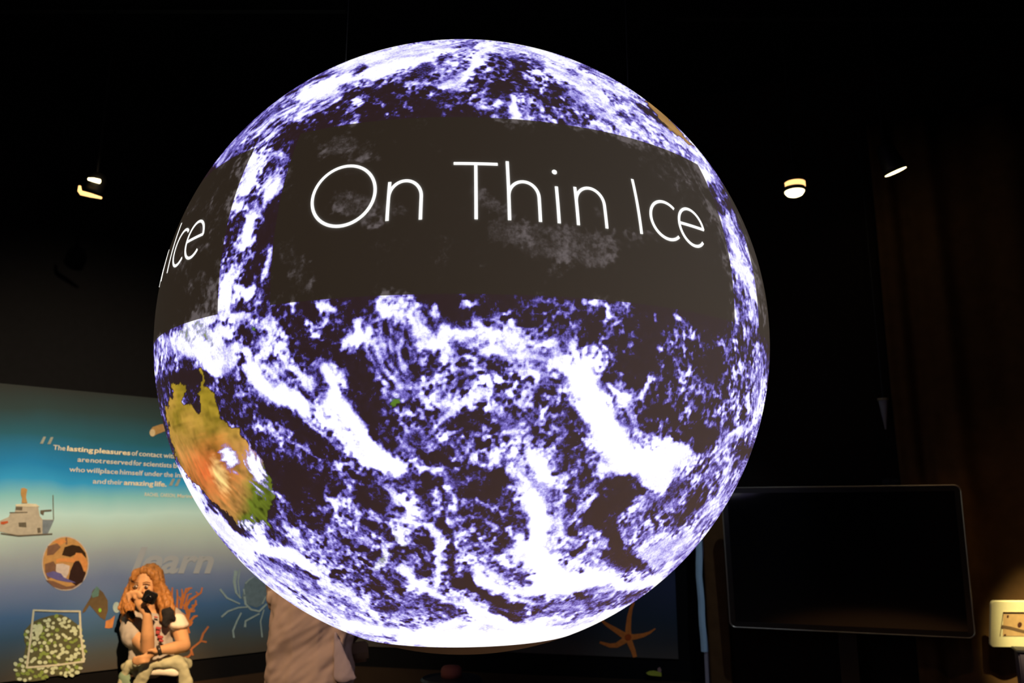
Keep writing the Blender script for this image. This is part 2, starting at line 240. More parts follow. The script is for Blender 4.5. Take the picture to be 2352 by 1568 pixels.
# zone | value | width | speckle | streak | points
STROKES = """
P .02 470 .25 0 360 600 600 520 900 480 1200 480 1500 520 1700 600
P .45 50 .3 .2 760 340 800 330 830 350
P .25 14 .3 .2 800 385 840 330
P .55 50 .4 .1 780 465 850 470 845 500
P .4 30 .5 .1 880 480 930 485
P .4 50 .5 .1 660 570 690 610 700 670 690 690
P .5 34 .5 0 1110 450 1160 480
P .6 60 .35 0 1150 530 1260 545 1390 560
P .6 56 .35 0 1230 570 1290 580 1370 590
P .35 34 .4 .2 1430 545 1490 540
P .3 34 .5 0 1020 580 1015 640
P .3 60 .4 0 1500 380 1560 420
P .35 24 .6 0 1260 620 1290 630
P .3 40 .7 .2 440 480 490 480 470 560
P .4 40 .6 .2 470 650 490 680
P .3 40 .6 .2 410 590 430 650
A .06 420 .5 0 700 900 1300 650 1700 520 2200 560
A .6 110 .1 .5 200 1150 420 880 700 600 1000 420 1300 280 1700 150 2350 70
A .45 170 .1 .7 500 960 700 760 1000 650 1220 540
A .12 40 .1 .4 820 540 1000 440 1250 340
A 1.1 120 .1 .1 990 550 1150 480 1350 410 1600 350 1850 260 2100 220
A .9 110 .1 .25 1350 300 1650 210 2000 140 2350 90
A .35 60 .4 .3 1430 370 1480 320
A .75 22 .1 .4 400 1050 560 930 800 770 960 680
A .6 20 .1 .4 600 950 760 830 900 760
A .5 70 .8 .2 1230 800 1320 740 1420 620 1520 520
A .8 50 .4 0 1400 780 1440 760
A .6 55 .7 0 1780 430 1900 340 1960 310
A .6 55 .6 0 1900 460 2060 480 2200 440 2350 400
A .25 120 .15 0 2010 370 2060 330
A .55 100 .6 0 2180 330 2300 250
A .95 60 .2 .2 2250 460 2350 430
A .5 50 .7 0 1890 630 1920 700
A .3 40 .8 0 1560 640 1680 600 1730 730
A .2 160 .5 0 2100 640 2300 640
A .5 30 .8 0 2160 510 2100 560
B .7 130 .2 .5 0 90 400 90 700 150 1000 270 1400 440 1700 640 2000 900 2250 1120
B .93 90 .25 .2 300 110 230 190 150 260 50 380 0 430
B .5 90 .3 .6 20 130 120 90
B .95 60 .1 .1 640 110 900 190 1060 270
B .05 170 .4 0 420 330 600 330 760 340
B .1 240 .65 .1 250 480 500 480 700 450
B .12 200 .6 .1 120 640 350 560 600 620
B .04 130 .3 0 900 450 950 540
B .5 50 .2 .6 160 570 260 430
B .6 10 .1 .1 455 260 450 370
B .7 45 .7 0 660 320 710 320 700 350
B .5 40 .6 .2 560 400 680 400
B .8 30 .7 0 790 380 800 520
B 1.05 75 .2 0 515 580 530 690 545 760
B .8 40 .6 0 330 610 380 640 270 680 200 660
B .9 20 .2 0 330 755 600 780
B .5 80 .2 .6 650 600 640 770
B .48 150 .8 .1 760 700 950 700 1100 780
B .68 110 .55 .1 1200 820 1450 880 1700 950 2000 1020
B .82 90 .25 .3 830 310 1000 400 1200 500 1350 560
B .72 160 .25 .3 1080 520 1250 640 1450 760 1650 850
B .95 50 .1 .1 1230 500 1340 570 1420 680 1550 780
B .12 30 .1 .1 640 200 800 240 1000 330 1200 420 1400 510
B .9 26 .1 .1 640 200 900 290
B .85 35 .1 .3 850 240 1000 310 1250 430 1450 510
B .4 60 .1 .5 1120 280 1300 370 1420 440
B .9 22 .1 .2 1120 370 1300 430 1440 480
B .62 160 .3 .4 1560 640 1680 740 1800 860
B .45 60 .5 .2 1400 560 1600 600
B .9 20 .2 .2 1480 660 1580 600 1680 640
B .2 26 .2 .2 1420 690 1560 780 1740 870 1900 930
B .9 28 .2 .2 1640 800 1760 850
B .1 34 .1 .1 1650 610 1800 740 1930 860
B .85 50 .1 .3 1900 880 2050 980 2200 1110
B .2 20 .1 .2 2040 1020 2130 1120 2180 1170
P .55 60 .2 .7 1600 385 1650 470 1685 560 1710 620 1725 720
P .15 20 .2 .3 1610 400 1650 480
P .85 18 .3 .2 1600 372 1625 420
P .2 26 .4 .5 1665 470 1690 540
P .9 20 .4 .2 1672 500 1690 560
P .95 24 .2 .2 1690 605 1715 640 1735 650
P .85 22 .4 .3 1720 690 1735 740
P .5 34 .6 .3 1700 660 1710 780
H .35 190 .8 .2 700 60 650 300 600 600 560 950
H 1.05 55 .1 .3 680 80 640 190 600 290 560 390
H .9 18 .1 .2 760 50 710 130
H .1 50 .4 0 770 140 740 160
H .75 50 .6 .1 790 70 850 90
H .7 70 .5 .2 820 180 780 240
H 1.05 80 .2 .1 830 260 790 300 750 320
H .15 50 .4 0 600 350 640 380
H .6 60 .7 .2 680 400 720 430
H 1.05 75 .2 0 640 470 640 510 620 560 610 620
H .15 60 .6 0 560 440 560 560 520 600
H .08 110 .35 .1 790 450 740 620 700 760 640 850
H .9 26 .1 .2 778 660 762 760 745 840
H .5 50 .8 0 500 700 540 720
H 1 90 .25 .1 510 820 490 920 480 1040
H .7 50 .5 0 560 880 590 900
H 1.05 60 .3 0 640 930 640 990
H .3 90 .9 0 750 1000 620 1080
H .3 200 .8 0 700 1130 560 1200
H .9 45 .6 0 380 1120 460 1090 600 1110 650 1120
H 1 150 .2 .3 300 1160 240 1260 340 1330 420 1400
H .8 70 .3 .2 80 1240 130 1260
H .6 40 .3 .6 60 1300 60 1440
H .45 80 .6 .5 130 1380 110 1470
H .4 70 .7 0 230 1440 290 1410
H .04 80 .1 0 180 1490 290 1480 380 1490
H .95 90 .3 .1 480 1190 420 1300 520 1350
H .15 40 .5 0 500 1250 540 1260
H .1 70 .4 0 620 1230 650 1290
H .85 50 .5 0 750 1110 790 1160
H .9 60 .6 0 560 1280 640 1320
H .9 55 .5 0 750 1240 760 1300
C .1 520 .5 0 250 200 550 550 1000 1000
C .95 34 .4 0 280 90 280 130
C 1.0 75 .4 0 520 80 620 80
C .95 34 .5 0 550 210 490 270
C .7 30 .9 0 400 260 450 370 520 360
C .8 90 .5 0 0 270 70 240 100 330 40 460
C .6 70 .8 0 200 350 220 450
C .95 80 .4 .1 190 520 240 600 320 690 420 800
C .45 100 .2 .5 60 590 200 720
C .3 60 .4 .3 240 760 330 880
C 1.1 150 .15 .2 -60 640 0 800 150 870 300 950 380 1010
C .5 50 .4 .5 400 900 500 1010 620 1120
C .2 30 .4 .2 340 860 460 980
C .7 40 .3 .5 480 980 650 1150
C .04 200 .25 .1 60 1050 350 1180 560 1380 640 1450
C .8 34 .4 .5 420 1110 520 1190 630 1290
C .65 24 .2 .4 160 1150 280 1240
C .6 44 .5 .2 0 1180 100 1180 190 1280
C .6 44 .4 .3 260 1290 400 1370 480 1440 580 1490
C .3 80 .3 .3 30 1330 50 1420
C .25 90 .8 0 600 1400 760 1430
C .06 70 .3 0 510 640 520 800
C .65 110 .5 .4 620 640 680 720 760 820
C 1.1 90 .3 .1 560 650 610 780 640 900
C 1.1 150 .15 .15 640 950 760 1050 850 1150 930 1280 1010 1390 1120 1510
C .95 90 .3 .3 600 1130 720 1230 850 1370 980 1520
C .06 220 .35 0 830 580 900 850 1050 1050 1160 1230
C .8 70 .4 .1 850 230 870 320
C 1.05 110 .15 0 820 440 900 400 980 370
C .55 330 .3 .55 1230 150 1170 350 1200 600 1260 780
C .25 90 .4 .3 1180 240 1220 400
C 1 55 .2 0 1080 160 1130 120
C .7 140 .3 .3 1380 220 1440 340
C .55 120 .3 .4 1000 520 1080 640 1200 800
C .8 70 .2 .1 1290 870 1330 850
C 1 95 .25 .2 1450 430 1600 400 1660 350 1700 300 1820 350 1920 330
C .5 90 .3 .6 1650 480 1900 540
C .3 150 .4 .5 1550 620 1800 600
C .05 60 .1 0 1370 660 1430 680
C .7 40 .4 .4 1650 640 1800 700 1950 690
C .8 60 .7 0 1560 80 1600 150
C .05 90 .2 0 1720 120 1900 140
C .5 60 .8 0 1850 60 1940 30
C .48 330 .95 .15 1430 900 1600 960 1850 830
C .45 200 .95 .1 1320 1120 1500 1180
C .9 85 .4 .3 1640 1110 1720 1020 1830 940 1950 870
C .06 140 .3 0 1930 1080 1800 1170 1650 1260
C .42 260 .9 .1 1350 1330 1700 1370 1900 1380
C .6 90 .4 .3 1270 1290 1330 1400
C .08 70 .2 0 1430 1430 1560 1500
C .06 50 .2 0 1700 1400 1740 1420
C .85 18 .3 .3 1440 1545 1680 1540
D .07 620 .4 0 300 200 900 250 1500 450 1600 800
D .4 55 .3 .3 440 70 560 40 700 60
D .6 28 .5 0 510 165 640 150
D .75 50 .7 0 240 150 290 190
D .4 40 .6 0 60 190 120 200
D .5 30 .4 .2 720 110 780 150 830 80
D .6 20 .4 0 800 200 890 280
D .75 30 .5 0 930 60 1000 60 970 120
D .75 26 .5 0 1120 70 1155 130 1130 230
D .7 30 .6 0 1370 100 1330 140
D .65 24 .6 0 1280 80 1290 130
D .7 36 .6 0 1220 260 1290 260 1250 300
D .55 26 .6 0 1030 300 1080 340 1120 290
D .7 20 .6 0 1110 420 1180 485
D .7 18 .5 0 1590 150 1620 230
D .5 20 .6 0 1320 460 1380 430
D .85 34 .6 0 1900 290 1940 330
D .7 24 .7 0 1780 160 1830 220
D .6 30 .8 0 1600 440 1640 480
D .4 40 .9 0 1660 350 1720 300
D .4 30 .9 0 1680 600 1740 560
D .85 90 .5 .1 0 260 200 350 420 400
D 1.05 80 .3 .2 60 380 250 400
D .88 90 .5 .2 420 430 600 420 680 400
D .8 200 .4 .4 100 500 400 500 720 560
D .85 50 .5 0 280 250 360 300
D .4 90 .4 .2 740 360 780 470
D .95 60 .4 0 830 380 860 450 870 520
D .5 60 .7 0 950 450 1030 500
D .9 70 .4 .1 970 560 1110 570 1080 640
D .3 170 .5 .3 60 600 150 650
D .6 70 .3 .8 280 660 700 730
D .3 60 .3 .7 300 780 650 870
D .07 60 .2 .4 360 800 560 860
D .25 90 .3 .3 580 760 720 800
D .5 420 1.0 .15 250 1000 450 1150 300 1350 650 1250
D .85 80 .4 0 0 850 60 900
D .4 80 .6 .3 650 900 800 900
D .1 100 .2 .3 820 1000 880 1100 840 1180
D .35 60 .4 .5 650 1120 760 1080
D .7 110 .6 .1 120 1440 350 1480
D .9 70 .3 .1 470 1450 560 1500
D .06 60 .3 0 20 1440 70 1470
D .55 90 .5 .6 1180 830 1300 950 1370 1080 1460 1200
D 1.1 210 .0 .05 890 680 950 820 1020 950 1100 1100 1180 1250 1260 1380 1350 1480
D .95 60 .3 .2 1290 920 1330 940
D .05 90 .2 0 1120 720 1190 730
D .5 22 .5 0 1160 650 1280 710
D .95 42 .3 0 1530 740 1500 830 1450 910
D .75 44 .6 0 1780 960 1720 1010 1630 1040
D .45 50 .8 0 1740 780 1760 830
D .35 80 .4 .6 1480 1200 1560 1260
D .7 40 .7 0 1750 1270 1850 1250
D 1.1 150 .05 0 1700 1400 1850 1370
D .3 260 .9 .1 1850 650 1850 450 1800 1100
G .48 260 .6 .45 1560 500 1400 750 1200 950
G .9 90 .7 .4 1640 -60 1700 20
G 1.1 220 .0 .05 280 50 420 230 550 400 750 480
G 1.05 220 .05 .05 560 480 800 500 930 380
G 1 90 .1 .1 900 330 1060 290
G 1 150 .1 .2 780 600 930 560 880 650
G 1 110 .1 .1 340 470 450 490
G .8 50 .5 .3 1200 370 1100 450
G .6 60 .7 .2 1080 240 1150 320
G .05 160 .3 0 1270 240 1200 300
G .06 260 .6 0 850 60 1100 120
G .8 80 .2 .5 1600 150 1480 210 1400 310 1330 410
G .85 60 .2 .5 1680 130 1720 60
G .12 70 .3 .5 1400 400 1640 330
G .9 40 .2 .3 1450 400 1440 520
G .85 36 .3 .5 1460 620 1380 760 1300 800
G .12 130 .3 .4 1180 720 1100 850 1040 960
G .15 90 .4 .4 1250 540 1330 480
G .55 44 .6 .3 1090 570 1190 560 1200 600
G .65 70 .4 .3 1040 800 940 900
G .75 100 .3 .6 1400 880 1250 960 1180 1080
G .05 220 .3 0 430 640 420 820 250 900 360 1000
G .05 150 .3 .2 640 720 560 620
G .3 120 .3 .3 180 640 260 600
G .7 30 .3 .4 130 830 210 760 290 690
G .6 190 .7 .2 700 830 620 980 560 1070
G .45 110 .7 .3 800 1000 900 1050 700 1100
G .1 40 .3 0 800 970 830 980
G .65 110 .3 .6 1200 1000 1080 1150 950 1200
G .65 130 .5 .3 0 1180 150 1180
G .7 130 .3 .2 300 1130 340 1200 180 1280 100 1250
G .08 40 .3 .2 70 1270 200 1180
G .5 40 .5 0 200 1050 260 1100
G .9 50 .2 .2 760 1130 900 1160 1000 1170 1080 1100
G .8 200 .05 .2 760 1280 900 1240 1040 1200
G .03 90 .05 0 430 1050 450 1250
G .03 95 .05 0 390 1290 470 1370 600 1320 670 1370
G .03 50 .05 0 680 1390 740 1410
G .35 36 .1 .2 570 1440 700 1470
G .7 20 .1 .2 590 1400 640 1410
G .8 90 .4 .2 420 1430 200 1420
G .68 100 .1 .45 1150 1180 1000 1330 850 1450
G 1 90 .05 .1 -50 1500 300 1500 600 1530 850 1500
E 1.05 120 .1 .3 50 120 150 320 300 520 450 650 600 770 700 880
E .8 30 .1 .4 10 60 80 230
E .3 24 .1 .4 380 600 450 700 520 790
E .04 80 .1 0 340 400 450 510 600 630 660 680
E .95 80 .4 0 740 620 820 740
E 1.1 120 .1 .15 760 780 900 860 1050 890 1200 980 1330 1080
E 1 80 .2 .2 1040 640 1100 700 1160 810
E .3 60 .3 .2 980 690 1000 760
E .5 40 .3 .4 940 510 1040 570 1080 630
E .45 170 .2 .35 850 970 1050 1040 1300 1180 1500 1280 1620 1380
E .06 38 .1 .2 1090 970 1200 1040 1290 1110
E .2 50 .1 .3 1560 1330 1650 1410
E .70 90 .2 .3 880 1040 1100 1160 1300 1280 1480 1400
E .42 36 .1 .3 590 920 750 1070 900 1190 1050 1270
E .95 24 .1 .2 700 1060 900 1240 1150 1380 1400 1500
E .92 90 .3 .2 1340 1110 1560 1200 1720 1290
E .9 50 .2 .3 1720 1300 1780 1400 1850 1500
E .55 130 .8 .1 1230 830 1380 900 1500 1010
E .62 190 .75 .1 1480 620 1700 680 1830 740
E .04 70 .1 0 1600 360 1830 480
E .04 60 .1 0 1650 560 1950 690
E .72 42 .4 .4 1330 360 1520 400 1700 490 1950 640
E .03 260 .25 0 1050 200 1200 330
E .3 200 .85 0 1500 100 1560 240 1700 150
E .95 26 .3 0 940 290 980 350
E .05 70 .2 0 1860 840 1780 920 1740 980
E .35 200 .7 .2 1600 950 1720 1080 1880 1200
E .3 90 .8 .2 1230 540 1380 510
E .8 80 .4 .2 1900 820 1900 880 1800 1010
E .5 70 .5 .3 1250 720 1400 700
F 1.1 130 .2 0 -40 90 80 150
F .4 120 .8 0 160 240 60 330
F 1 70 .3 .2 40 380 180 470
F .55 170 .5 .6 0 560 160 600 300 660
F .1 120 .4 0 350 30 450 40
F .95 20 .2 .3 340 100 510 105
F .5 50 .7 .2 620 40 750 20
F .9 24 .2 .3 700 85 900 105
F .05 300 .3 0 750 200 980 300 1050 550
F .1 230 .6 0 850 550 780 650 930 720
F .05 110 .1 0 320 200 350 260
F .24 110 .05 .1 520 160 560 220
F .5 150 .7 .3 430 340 560 420 450 480
F .5 80 .8 .4 580 450 550 620
F .45 70 .9 .2 600 800 700 720
F .7 26 .6 0 760 380 840 420 890 480
F .7 22 .6 0 910 450 940 420 980 510
F .9 26 .3 0 720 570 740 570
F .8 30 .5 0 830 560 880 600 930 650
F .95 34 .2 0 1040 630 1050 690
F .45 90 .9 0 720 760 900 750
F .8 20 .6 0 680 200 720 190
F .5 110 .6 .5 620 870 750 840 700 950
F .4 60 .7 .4 580 880 600 1060
F .04 52 .1 0 460 600 500 740 530 900 530 1040 600 1140
F .95 60 .3 0 400 700 420 830
F .95 70 .3 0 420 890 400 1000 410 1150
F .05 60 .2 0 290 770 340 850
F .1 40 .2 .2 350 900 350 1000
F .55 60 .3 .7 180 850 240 980
F .04 44 .1 0 220 1030 290 1050
F 1.1 100 .1 .1 110 1040 200 1130 350 1230 500 1310 700 1370 900 1430 1100 1510
F .85 60 .3 .3 560 1220 750 1330
F .36 190 .6 .25 30 1180 200 1310 420 1400 580 1440
F .55 80 .3 .3 50 1420 300 1400
F .97 80 .1 .1 300 1540 800 1500 1500 1540
F .6 44 .4 .5 850 900 980 900 1060 990
F 1.05 110 .1 .15 780 1010 800 1090 950 1180 1100 1230 1300 1200 1500 1150
F 1.05 150 .1 .1 1300 1130 1600 1130 1950 1090
F .97 80 .3 .1 900 1020 1000 1100
F .3 60 .4 .2 1180 1080 1230 1120
F .65 50 .3 .4 1020 1280 1200 1310 1350 1310
F .06 86 .05 .1 670 1080 750 1190 850 1270 1000 1360 1150 1390
F .2 60 .1 .4 900 1360 1050 1420 1250 1440 1450 1410
F .12 50 .05 .2 1330 1410 1440 1410
F .5 14 .1 .2 1210 1480 1300 1420
F .5 120 .6 .3 1130 250 1200 350
F 1 60 .2 0 1160 150 1230 260
F 1.1 100 .1 0 1290 30 1350 120 1400 200
F 1.1 200 .05 .1 1280 380 1350 550 1320 720 1260 880
F 1.05 60 .1 .1 1140 700 1150 820 1120 930
F .3 36 .3 0 1210 640 1220 740
F .8 120 .5 .2 1480 420 1500 620 1450 900
F .4 40 .4 0 1420 350 1430 480
F .75 60 .6 .2 1570 200 1540 360
F 1.05 130 .15 .1 1350 950 1500 1020 1600 1060
F .25 110 .2 .6 1660 430 1650 560 1620 680
F .04 170 .15 .2 1880 430 1800 600 1900 640
F .75 16 .1 .3 1600 580 1720 470 1800 380
F .65 110 .5 .4 1650 770 1800 850 1700 960
F .08 44 .1 .1 1640 880 1740 800
F .6 60 .5 .2 1780 650 1840 700
F .62 90 .1 .3 1480 1340 1650 1330 1820 1230 1950 1190
F .2 60 .1 .2 1680 1240 1740 1290 1770 1330
F .45 40 .1 .4 1640 1400 1760 1370
F .5 20 .1 .4 1640 1500 1800 1400
F .85 40 .1 .3 1300 1480 1600 1440
P 1.05 46 .03 .05 800 1440 900 1462 1050 1470 1300 1464 1440 1415
P 1.0 18 .05 .1 1440 1430 1560 1350 1620 1290
P .95 16 .1 .1 470 1170 560 1280 650 1360 760 1430
P .6 30 .5 .6 1740 800 1750 900 1735 980
P .4 60 .8 .4 1690 780 1700 860 1690 930
P .75 22 .3 .6 1745 850 1742 950
P .6 16 .1 .6 800 1462 900 1468
"""
LANDS = [  # zone, colour class, polygon
 ('K', 0, [75,440, 88,360, 120,350, 150,352, 145,420, 190,460, 212,492, 226,490, 224,430, 215,340, 205,285, 222,290, 238,370, 262,375, 285,420,
           300,500, 370,560, 430,640, 500,700, 545,790, 552,850, 540,900, 520,960, 535,1000, 480,1000, 440,1010, 400,985, 330,930, 250,870, 150,760, 95,670, 74,560]),
 ('B', 1, [1690,590, 1790,650, 1920,770, 2060,920, 2150,1020, 2090,990, 1930,860, 1810,745, 1750,680]),
 ('H', 2, [330,1130, 380,1170, 440,1240, 400,1290, 330,1220, 260,1260, 180,1200, 230,1150]),
 ('F', 2, [0,640, 60,660, 130,720, 150,800, 100,830, 40,760]),
 ('E', 2, [1880,830, 1960,860, 1900,960, 1840,1020, 1770,1030, 1800,960, 1870,900]),
 ('C', 3, [1180,930, 1260,935, 1250,975, 1200,975]),
 ('H', 3, [650,1150, 690,1160, 685,1190, 660,1180]),
]
def paint_chart():
    gx = CH0X + CHS*np.arange(CHW); gy = CH0Y + CHS*np.arange(CHH)
    X, Y = np.meshgrid(gx, gy)
    r = np.stack([(X-1176)/FPX, (784-Y)/FPX, np.ones_like(X)], -1); r /= np.linalg.norm(r, axis=-1, keepdims=True)
    b = r@CC; q = np.maximum(b*b - (CC@CC - RAD*RAD), 0)
    N = c2w((r*(b-np.sqrt(q))[..., None] - CC)/RAD).astype(np.float32)
    n1 = fbm(N, 14, 4, 1); n2 = fbm(N, 14, 4, 51)
    n3 = fbm(N, 60, 2, 81); n4 = fbm(N, 60, 2, 91); WX = X + 6*n1 + 3.5*n3; WY = Y + 6*n2 + 3.5*n4
    C = np.full(X.shape, .22, np.float32); A = np.full(X.shape, .5, np.float32); K = np.zeros_like(C)
    E_ = np.zeros_like(C); FX = np.zeros_like(C); FY = np.zeros_like(C)
    for ln in STROKES.strip().splitlines():
        t = ln.split(); ox, oy, s = ZON[t[0]]; v, w, a, k = map(float, t[1:5]); w = w/s/2
        pt = np.array(list(map(float, t[5:])), float).reshape(-1, 2)/s + (ox, oy)
        soft = w*(.75 if v > .2 else .5) + 8; rr = w*2 + soft + 50
        i0, i1 = int((pt[:, 0].min()-rr-CH0X)/CHS), int((pt[:, 0].max()+rr-CH0X)/CHS)+1
        j0, j1 = int((pt[:, 1].min()-rr-CH0Y)/CHS), int((pt[:, 1].max()+rr-CH0Y)/CHS)+1
        i0, j0 = max(i0, 0), max(j0, 0)
        if i1 <= i0 or j1 <= j0: continue
        sl = (slice(j0, j1), slice(i0, i1)); x, y = WX[sl], WY[sl]
        D = np.full(x.shape, 1e9); tx = np.zeros_like(D); ty = np.zeros_like(D)
        for p, p2 in zip(pt[:-1], pt[1:]):
            d = p2-p; L = max(d@d, 1e-6); u = np.clip(((x-p[0])*d[0]+(y-p[1])*d[1])/L, 0, 1)
            e = np.hypot(x-p[0]-u*d[0], y-p[1]-u*d[1]); m = e < D
            D = np.where(m, e, D); tx = np.where(m, d[0]/math.sqrt(L), tx); ty = np.where(m, d[1]/math.sqrt(L), ty)
        m = np.clip((w*1.0+soft*.56-D)/soft, 0, 1); m = (m*m*(3-2*m)).astype(np.float32)
        h = np.exp(-(np.maximum(D-w, 0)/(w*.5+16))**2)*(1-m)*max(v-.2, 0)*.24; C[sl] = np.minimum(C[sl]+h, np.maximum(C[sl], v)); A[sl] += h*.9
        E_[sl] = np.maximum(E_[sl]*(1-m), 4*m*(1-m)*(v > .3))
        C[sl] += (v-C[sl])*m; A[sl] += (a-A[sl])*m; K[sl] += (k-K[sl])*m
        g = np.exp(-(D/(w+14))**2)*np.exp(-w/60); c2 = tx*tx-ty*ty; s2 = 2*tx*ty   # double-angle flow field
        FX[sl] = FX[sl]*(1-g)+c2*g; FY[sl] = FY[sl]*(1-g)+s2*g
    ang = .5*np.arctan2(FY, FX+1e-6); vx, vy = np.cos(ang), np.sin(ang)
    seed = vnoise(N, 170, 5)+.8*vnoise(N, 80, 9)
    acc = seed.copy(); JJ, II = np.meshgrid(np.arange(CHH), np.arange(CHW), indexing='ij')
    for sg in (1, -1):
        px_, py_ = II.astype(float), JJ.astype(float); ux, uy = vx*sg, vy*sg
        for st in range(9):
            px_ = px_+ux; py_ = py_+uy
            a_, b_ = np.clip(px_.astype(int), 0, CHW-1), np.clip(py_.astype(int), 0, CHH-1)
            acc = acc + seed[b_, a_]
            nx, ny = vx[b_, a_], vy[b_, a_]; f = np.sign(nx*ux+ny*uy+1e-9); ux, uy = nx*f, ny*f
    lic = acc/acc.std()*.45
    cell = .5*vnoise(N, 52, 21)+.6*vnoise(N, 100, 22)+.55*vnoise(N, 170, 23)
    big = fbm(N, 22, 3, 31)
    t_ = np.clip((C-.82)/.25, 0, 1); A = A*(1-.85*t_); K = K*(1-.5*t_); E_ = E_*(1-t_)
    V = C + (A*.95+.30*E_)*cell*(.8+.4*big) + K*lic*.75 + .10*big*(A > .05)
    land = np.zeros(X.shape, np.float32); lcol = np.zeros(X.shape+(3,), np.float32)
    nl = fbm(N, 12, 5, 71); st = lic
    for z, cls, pl in LANDS:
        ox, oy, s = ZON[z]; P = np.array(pl, float).reshape(-1, 2)/s+(ox, oy)
        k = .5 if cls == 1 else 1.0
        x, y = X+(4*n1+3.5*n3)*k, Y+(4*n2+3.5*n4)*k; ins = np.zeros(X.shape, bool); Q = np.roll(P, -1, 0)
        for (x0, y0), (x1, y1) in zip(P, Q):
            if y0 == y1: continue
            ins ^= ((y0 > y) != (y1 > y)) & (x < (x1-x0)*(y-y0)/(y1-y0)+x0)
        if cls == 0:
            t = np.clip((Y-900)/230+.25*nl, 0, 1)[..., None]
            red = np.clip(1-np.hypot((X-480)/85, (Y-1080)/95)+.25*st, 0, 1)[..., None]
            c = np.array([.36, .25, .02])*(1-t)+np.array([.50, .24, .06])*t
            c = c*(1-red)+np.array([.62, .13, .03])*red
            pal = np.clip(1.3-np.hypot((X-505-(Y-1090)*.35)/26, (Y-1090)/55)*1.6+.5*st, 0, 1)[..., None]; c = c*(1-pal)+np.array([.95, .62, .22])*pal
            gr = np.clip(((X-560)/40+(Y-1130)/70)+.5*nl, 0, 1)[..., None]; c = c*(1-gr)+np.array([.13, .17, .015])*gr
            c = c*np.clip(1+.30*st[..., None]+.28*nl[..., None]-.5*np.clip(n3+.2*n4-.15, 0, 1)[..., None]*(.4+gr), .2, 1.6)
            cl = 1.1*np.clip(1.2-np.hypot((X-528-(Y-1050)*.3)/24, (Y-1052)/34)+.4*lic, 0, 1)+1.2*np.clip(1.2-np.hypot((X-588-(Y-1078)*.3)/24, (Y-1078)/58)+.4*lic+.2*cell, 0, 1)+np.clip(1.0-np.hypot((X-575)/60, (Y-1205)/20)+.6*cell, 0, 1)
            V = np.where(ins, np.clip(cl*1.3, 0, 1.1), V)
        elif cls == 1: c = np.array([.40, .22, .07])*(1+.3*st[..., None]); V = np.where(ins, 0, V)
        elif cls == 2: c = np.array([.42, .5, .1])*(1+.3*cell[..., None]); V = np.where(ins, .80+.45*cell, V)
        else: c = np.array([.1, .2, .02])*np.ones(X.shape+(1,)); V = np.where(ins, .25+.5*cell, V)
        land = np.where(ins, 1, land); lcol = np.where(ins[..., None], c, lcol)
    return V.astype(np.float32), land, np.clip(lcol, 0, 1).astype(np.float32)
# ---------------------------------------------------------------- the room
BLK = mat('black_paint', (.004, .004, .005), .8, spec=.1, noise=.3)
CEIL = mat('black_ceiling', (.004, .004, .005), .9, spec=.05, noise=.3)
CARP = mat('dark_carpet', (.16, .11, .075), .95, noise=.4, nscale=200, bump=.3)
WAIN = mat('brown_wainscot', (.035, .022, .014), .6, noise=.3, nscale=8, spec=.1)
ZB = .73
p0, p1 = at_z(0, 1566, ZB), at_z(613, 1494, ZB)
WL = Wall(p0, p1)
q0, q1 = at_z(1340, 1503.7, ZB), at_z(1557, 1512.6, ZB)
WB = Wall(q0, q1)
cu = ((q0-WL.a).dot(Vector((WB.u.y, -WB.u.x, 0))))/WL.u.dot(Vector((WB.u.y, -WB.u.x, 0)))   # corner along the left wall
cc = WL.W(cu, 0); cv = (cc-WB.a).dot(WB.u)
print('corner', cc, cu, 'wl n', WL.n, 'wb n', WB.n, p0, p1, q0, q1)
HT = 4.3
def struct(o): o['kind'] = 'structure'; return o
struct(WL.slab('wall_left', -6.5, cu, 0, HT, -.12, 0, BLK))
struct(WB.slab('wall_back', cv, cv+6.8, 0, HT, -.12, 0, BLK))
struct(WL.slab('baseboard_left', -6.5, cu, 0, .60, 0, .02, WAIN))
struct(WB.slab('baseboard_back', cv, cv+6.8, 0, .60, 0, .02, WAIN))
struct(mk('floor', [(-9, -5.6, 0), (8, -5.6, 0), (8, 9, 0), (-9, 9, 0), (-9, -5.6, -.1), (8, -5.6, -.1), (8, 9, -.1), (-9, 9, -.1)], [(0, 1, 2, 3), (7, 6, 5, 4), (0, 4, 5, 1), (1, 5, 6, 2), (2, 6, 7, 3), (3, 7, 4, 0)], CARP))
struct(mk('ceiling', [(-9, -5.6, HT), (8, -5.6, HT), (8, 9, HT), (-9, 9, HT), (-9, -5.6, HT+.1), (8, -5.6, HT+.1), (8, 9, HT+.1), (-9, 9, HT+.1)], [(3, 2, 1, 0), (4, 5, 6, 7), (0, 4, 5, 1), (1, 5, 6, 2), (2, 6, 7, 3), (3, 7, 4, 0)], CEIL))
bm = bmesh.new(); bm_box(bm, (0, -4.4, HT/2), (16, .12, HT)); struct(from_bm('wall_front', bm, BLK))
# partition with the dark screen: leaves the opening beside the pale blue strip and comes nearer to the right
TVa, TVb = at(1675, 1449, 4.72), at(2243, 1461, 4.28)
tu = Vector((TVb.x-TVa.x, TVb.y-TVa.y, 0)); tu.normalize(); tn = Vector((tu.y, -tu.x, 0))
e0 = Vector((TVa.x, TVa.y, 0))-tn*.30
